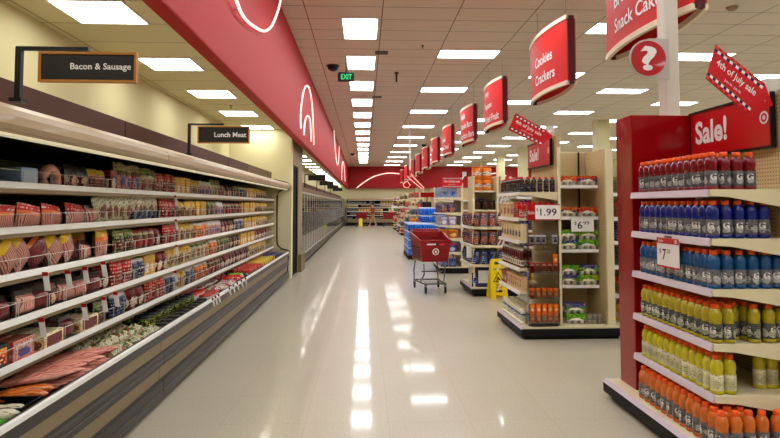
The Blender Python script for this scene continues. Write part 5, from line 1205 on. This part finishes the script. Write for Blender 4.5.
# ------------------------------------------------------------------ person walking with the cart
def skin_obj(name, J, E_, parent, m, sub=1):
    me = bpy.data.meshes.new(name); me.from_pydata([j[:3] for j in J], E_, []); o = link(name, me, parent); me.materials.append(m)
    sm = o.modifiers.new('Skin', 'SKIN'); sm.use_smooth_shade = True
    for i, j in enumerate(J):
        v = me.skin_vertices[0].data[i]; v.radius = (j[3], j[4] if len(j) > 4 else j[3]); v.use_root = (i == 0)
    s = o.modifiers.new('Sub', 'SUBSURF'); s.levels = sub; s.render_levels = sub
    return o
def person():
    t = thing('person', 'person in rust-red top and khaki shorts walking left behind a red cart', 'person', (.62, 43.5, 0))
    SKN = mat('skin', (206, 150, 120), .5); SH = mat('rust_shirt', (150, 62, 36), .7); KH = mat('khaki', (176, 140, 96), .8); HA = mat('dark_hair', (30, 22, 18), .6)
    # faces -x, mid-stride
    J = [(0, 0, .92, .12), (0, 0, 1.08, .12, .15), (-.01, 0, 1.28, .12, .17), (-.01, 0, 1.43, .075), (-.02, 0, 1.50, .06), (-.035, 0, 1.57, .10, .085), (-.035, 0, 1.64, .115, .10), (-.02, 0, 1.73, .09, .08),
         (0, -.09, .86, .085), (-.14, -.09, .50, .062), (-.22, -.09, .12, .045), (-.33, -.09, .045, .04),
         (0, .09, .86, .085), (.10, .09, .50, .062), (.27, .09, .14, .045), (.19, .09, .05, .04),
         (-.01, -.19, 1.38, .055), (-.05, -.23, 1.14, .042), (-.28, -.2, 1.06, .033), (-.36, -.2, 1.06, .026),
         (-.01, .19, 1.38, .055), (-.04, .23, 1.14, .042), (-.28, .2, 1.06, .033), (-.36, .2, 1.06, .026)]
    E_ = [(0, 1), (1, 2), (2, 3), (3, 4), (4, 5), (5, 6), (6, 7), (0, 8), (8, 9), (9, 10), (10, 11), (0, 12), (12, 13), (13, 14), (14, 15), (3, 16), (16, 17), (17, 18), (18, 19), (3, 20), (20, 21), (21, 22), (22, 23)]
    skin_obj('body', J, E_, t, SKN, 2)
    for sy in (-.2, .2):                      # fingers round the cart handle
        for k in range(5):
            a = sy + (k - 2) * .016; L = (.05, .06, .065, .06, .045)[k]
            skin_obj('finger', [(-.36, a, 1.065, .009), (-.37 - L * .6, a, 1.075, .008), (-.385 - L * .5, a, 1.05, .007)], [(0, 1), (1, 2)], t, SKN, 1)
    skin_obj('shirt', [(0, 0, .84, .175, .21), (0, 0, 1.1, .165, .2), (-.01, 0, 1.29, .165, .21), (-.01, 0, 1.42, .11, .12), (-.01, -.19, 1.385, .085), (-.045, -.227, 1.17, .075), (-.01, .19, 1.385, .085), (-.038, .227, 1.17, .075)], [(0, 1), (1, 2), (2, 3), (3, 4), (4, 5), (3, 6), (6, 7)], t, SH, 2)
    skin_obj('shorts', [(0, 0, 1.0, .15, .18), (0, -.09, .84, .125), (-.125, -.09, .53, .105), (0, .09, .84, .125), (.09, .09, .53, .105)], [(0, 1), (1, 2), (0, 3), (3, 4)], t, KH, 2)
    skin_obj('hair', [(.04, 0, 1.60, .10, .11), (.01, 0, 1.70, .14, .125), (-.05, 0, 1.77, .12, .11)], [(0, 1), (1, 2)], t, HA, 2)
    f = MB(SKN).lathe([(.0, -.02), (.014, -.012), (.010, .012), (0, .02)], 8, (-.125, 0, 1.615)); f.build('nose', t)
    for sy in (-.03, .03): MB(HA).lathe([(.0, -.008), (.010, 0), (0, .008)], 8, (-.112, sy, 1.645)).build('eye', t)
    MB(mat('lips', (150, 70, 64), .5)).box(-.118, -.108, -.022, .022, 1.568, 1.577).build('mouth', t)
    for x, y, rz in ((-.25, -.09, 0), (.24, .09, .5)):
        s = MB(mat('pale_shoe', (226, 176, 170), .5)).prism([(-.13, 0), (.1, 0), (.1, .07), (.03, .1), (-.04, .07), (-.13, .035)], -.045, .045); s.v = [(a * math.cos(rz) - c * math.sin(rz), b, a * math.sin(rz) + c * math.cos(rz)) for a, b, c in s.v]
        s.v = [(a + x, b + y, c + (.0 if not rz else .055)) for a, b, c in s.v]; s.build('shoe', t)
    return t
person()
# ------------------------------------------------------------------ render look
w = bpy.data.worlds.new('world'); S.world = w; w.use_nodes = True; w.node_tree.nodes['Background'].inputs[0].default_value = (.9, .92, 1, 1); w.node_tree.nodes['Background'].inputs[1].default_value = .05
S.view_settings.view_transform = 'Standard'; S.view_settings.look = 'None'; S.view_settings.gamma = 1; S.view_settings.use_curve_mapping = False
S.view_settings.exposure = EXPOSURE
S.cycles.max_bounces = 6; S.cycles.diffuse_bounces = 4; S.cycles.glossy_bounces = 4; S.cycles.transparent_max_bounces = 10; S.cycles.sample_clamp_indirect = 4

# things that share one description belong to one group
_by = {}
for o in COL.objects:
    if o.parent is None and o.get('label'):
        o['label'] = ' '.join(o['label'].split()[:16]).rstrip(','); _by.setdefault(o['label'], []).append(o)
for l, os_ in _by.items():
    if len(os_) > 1:
        for o in os_: o['group'] = 'alike: ' + l[:80]
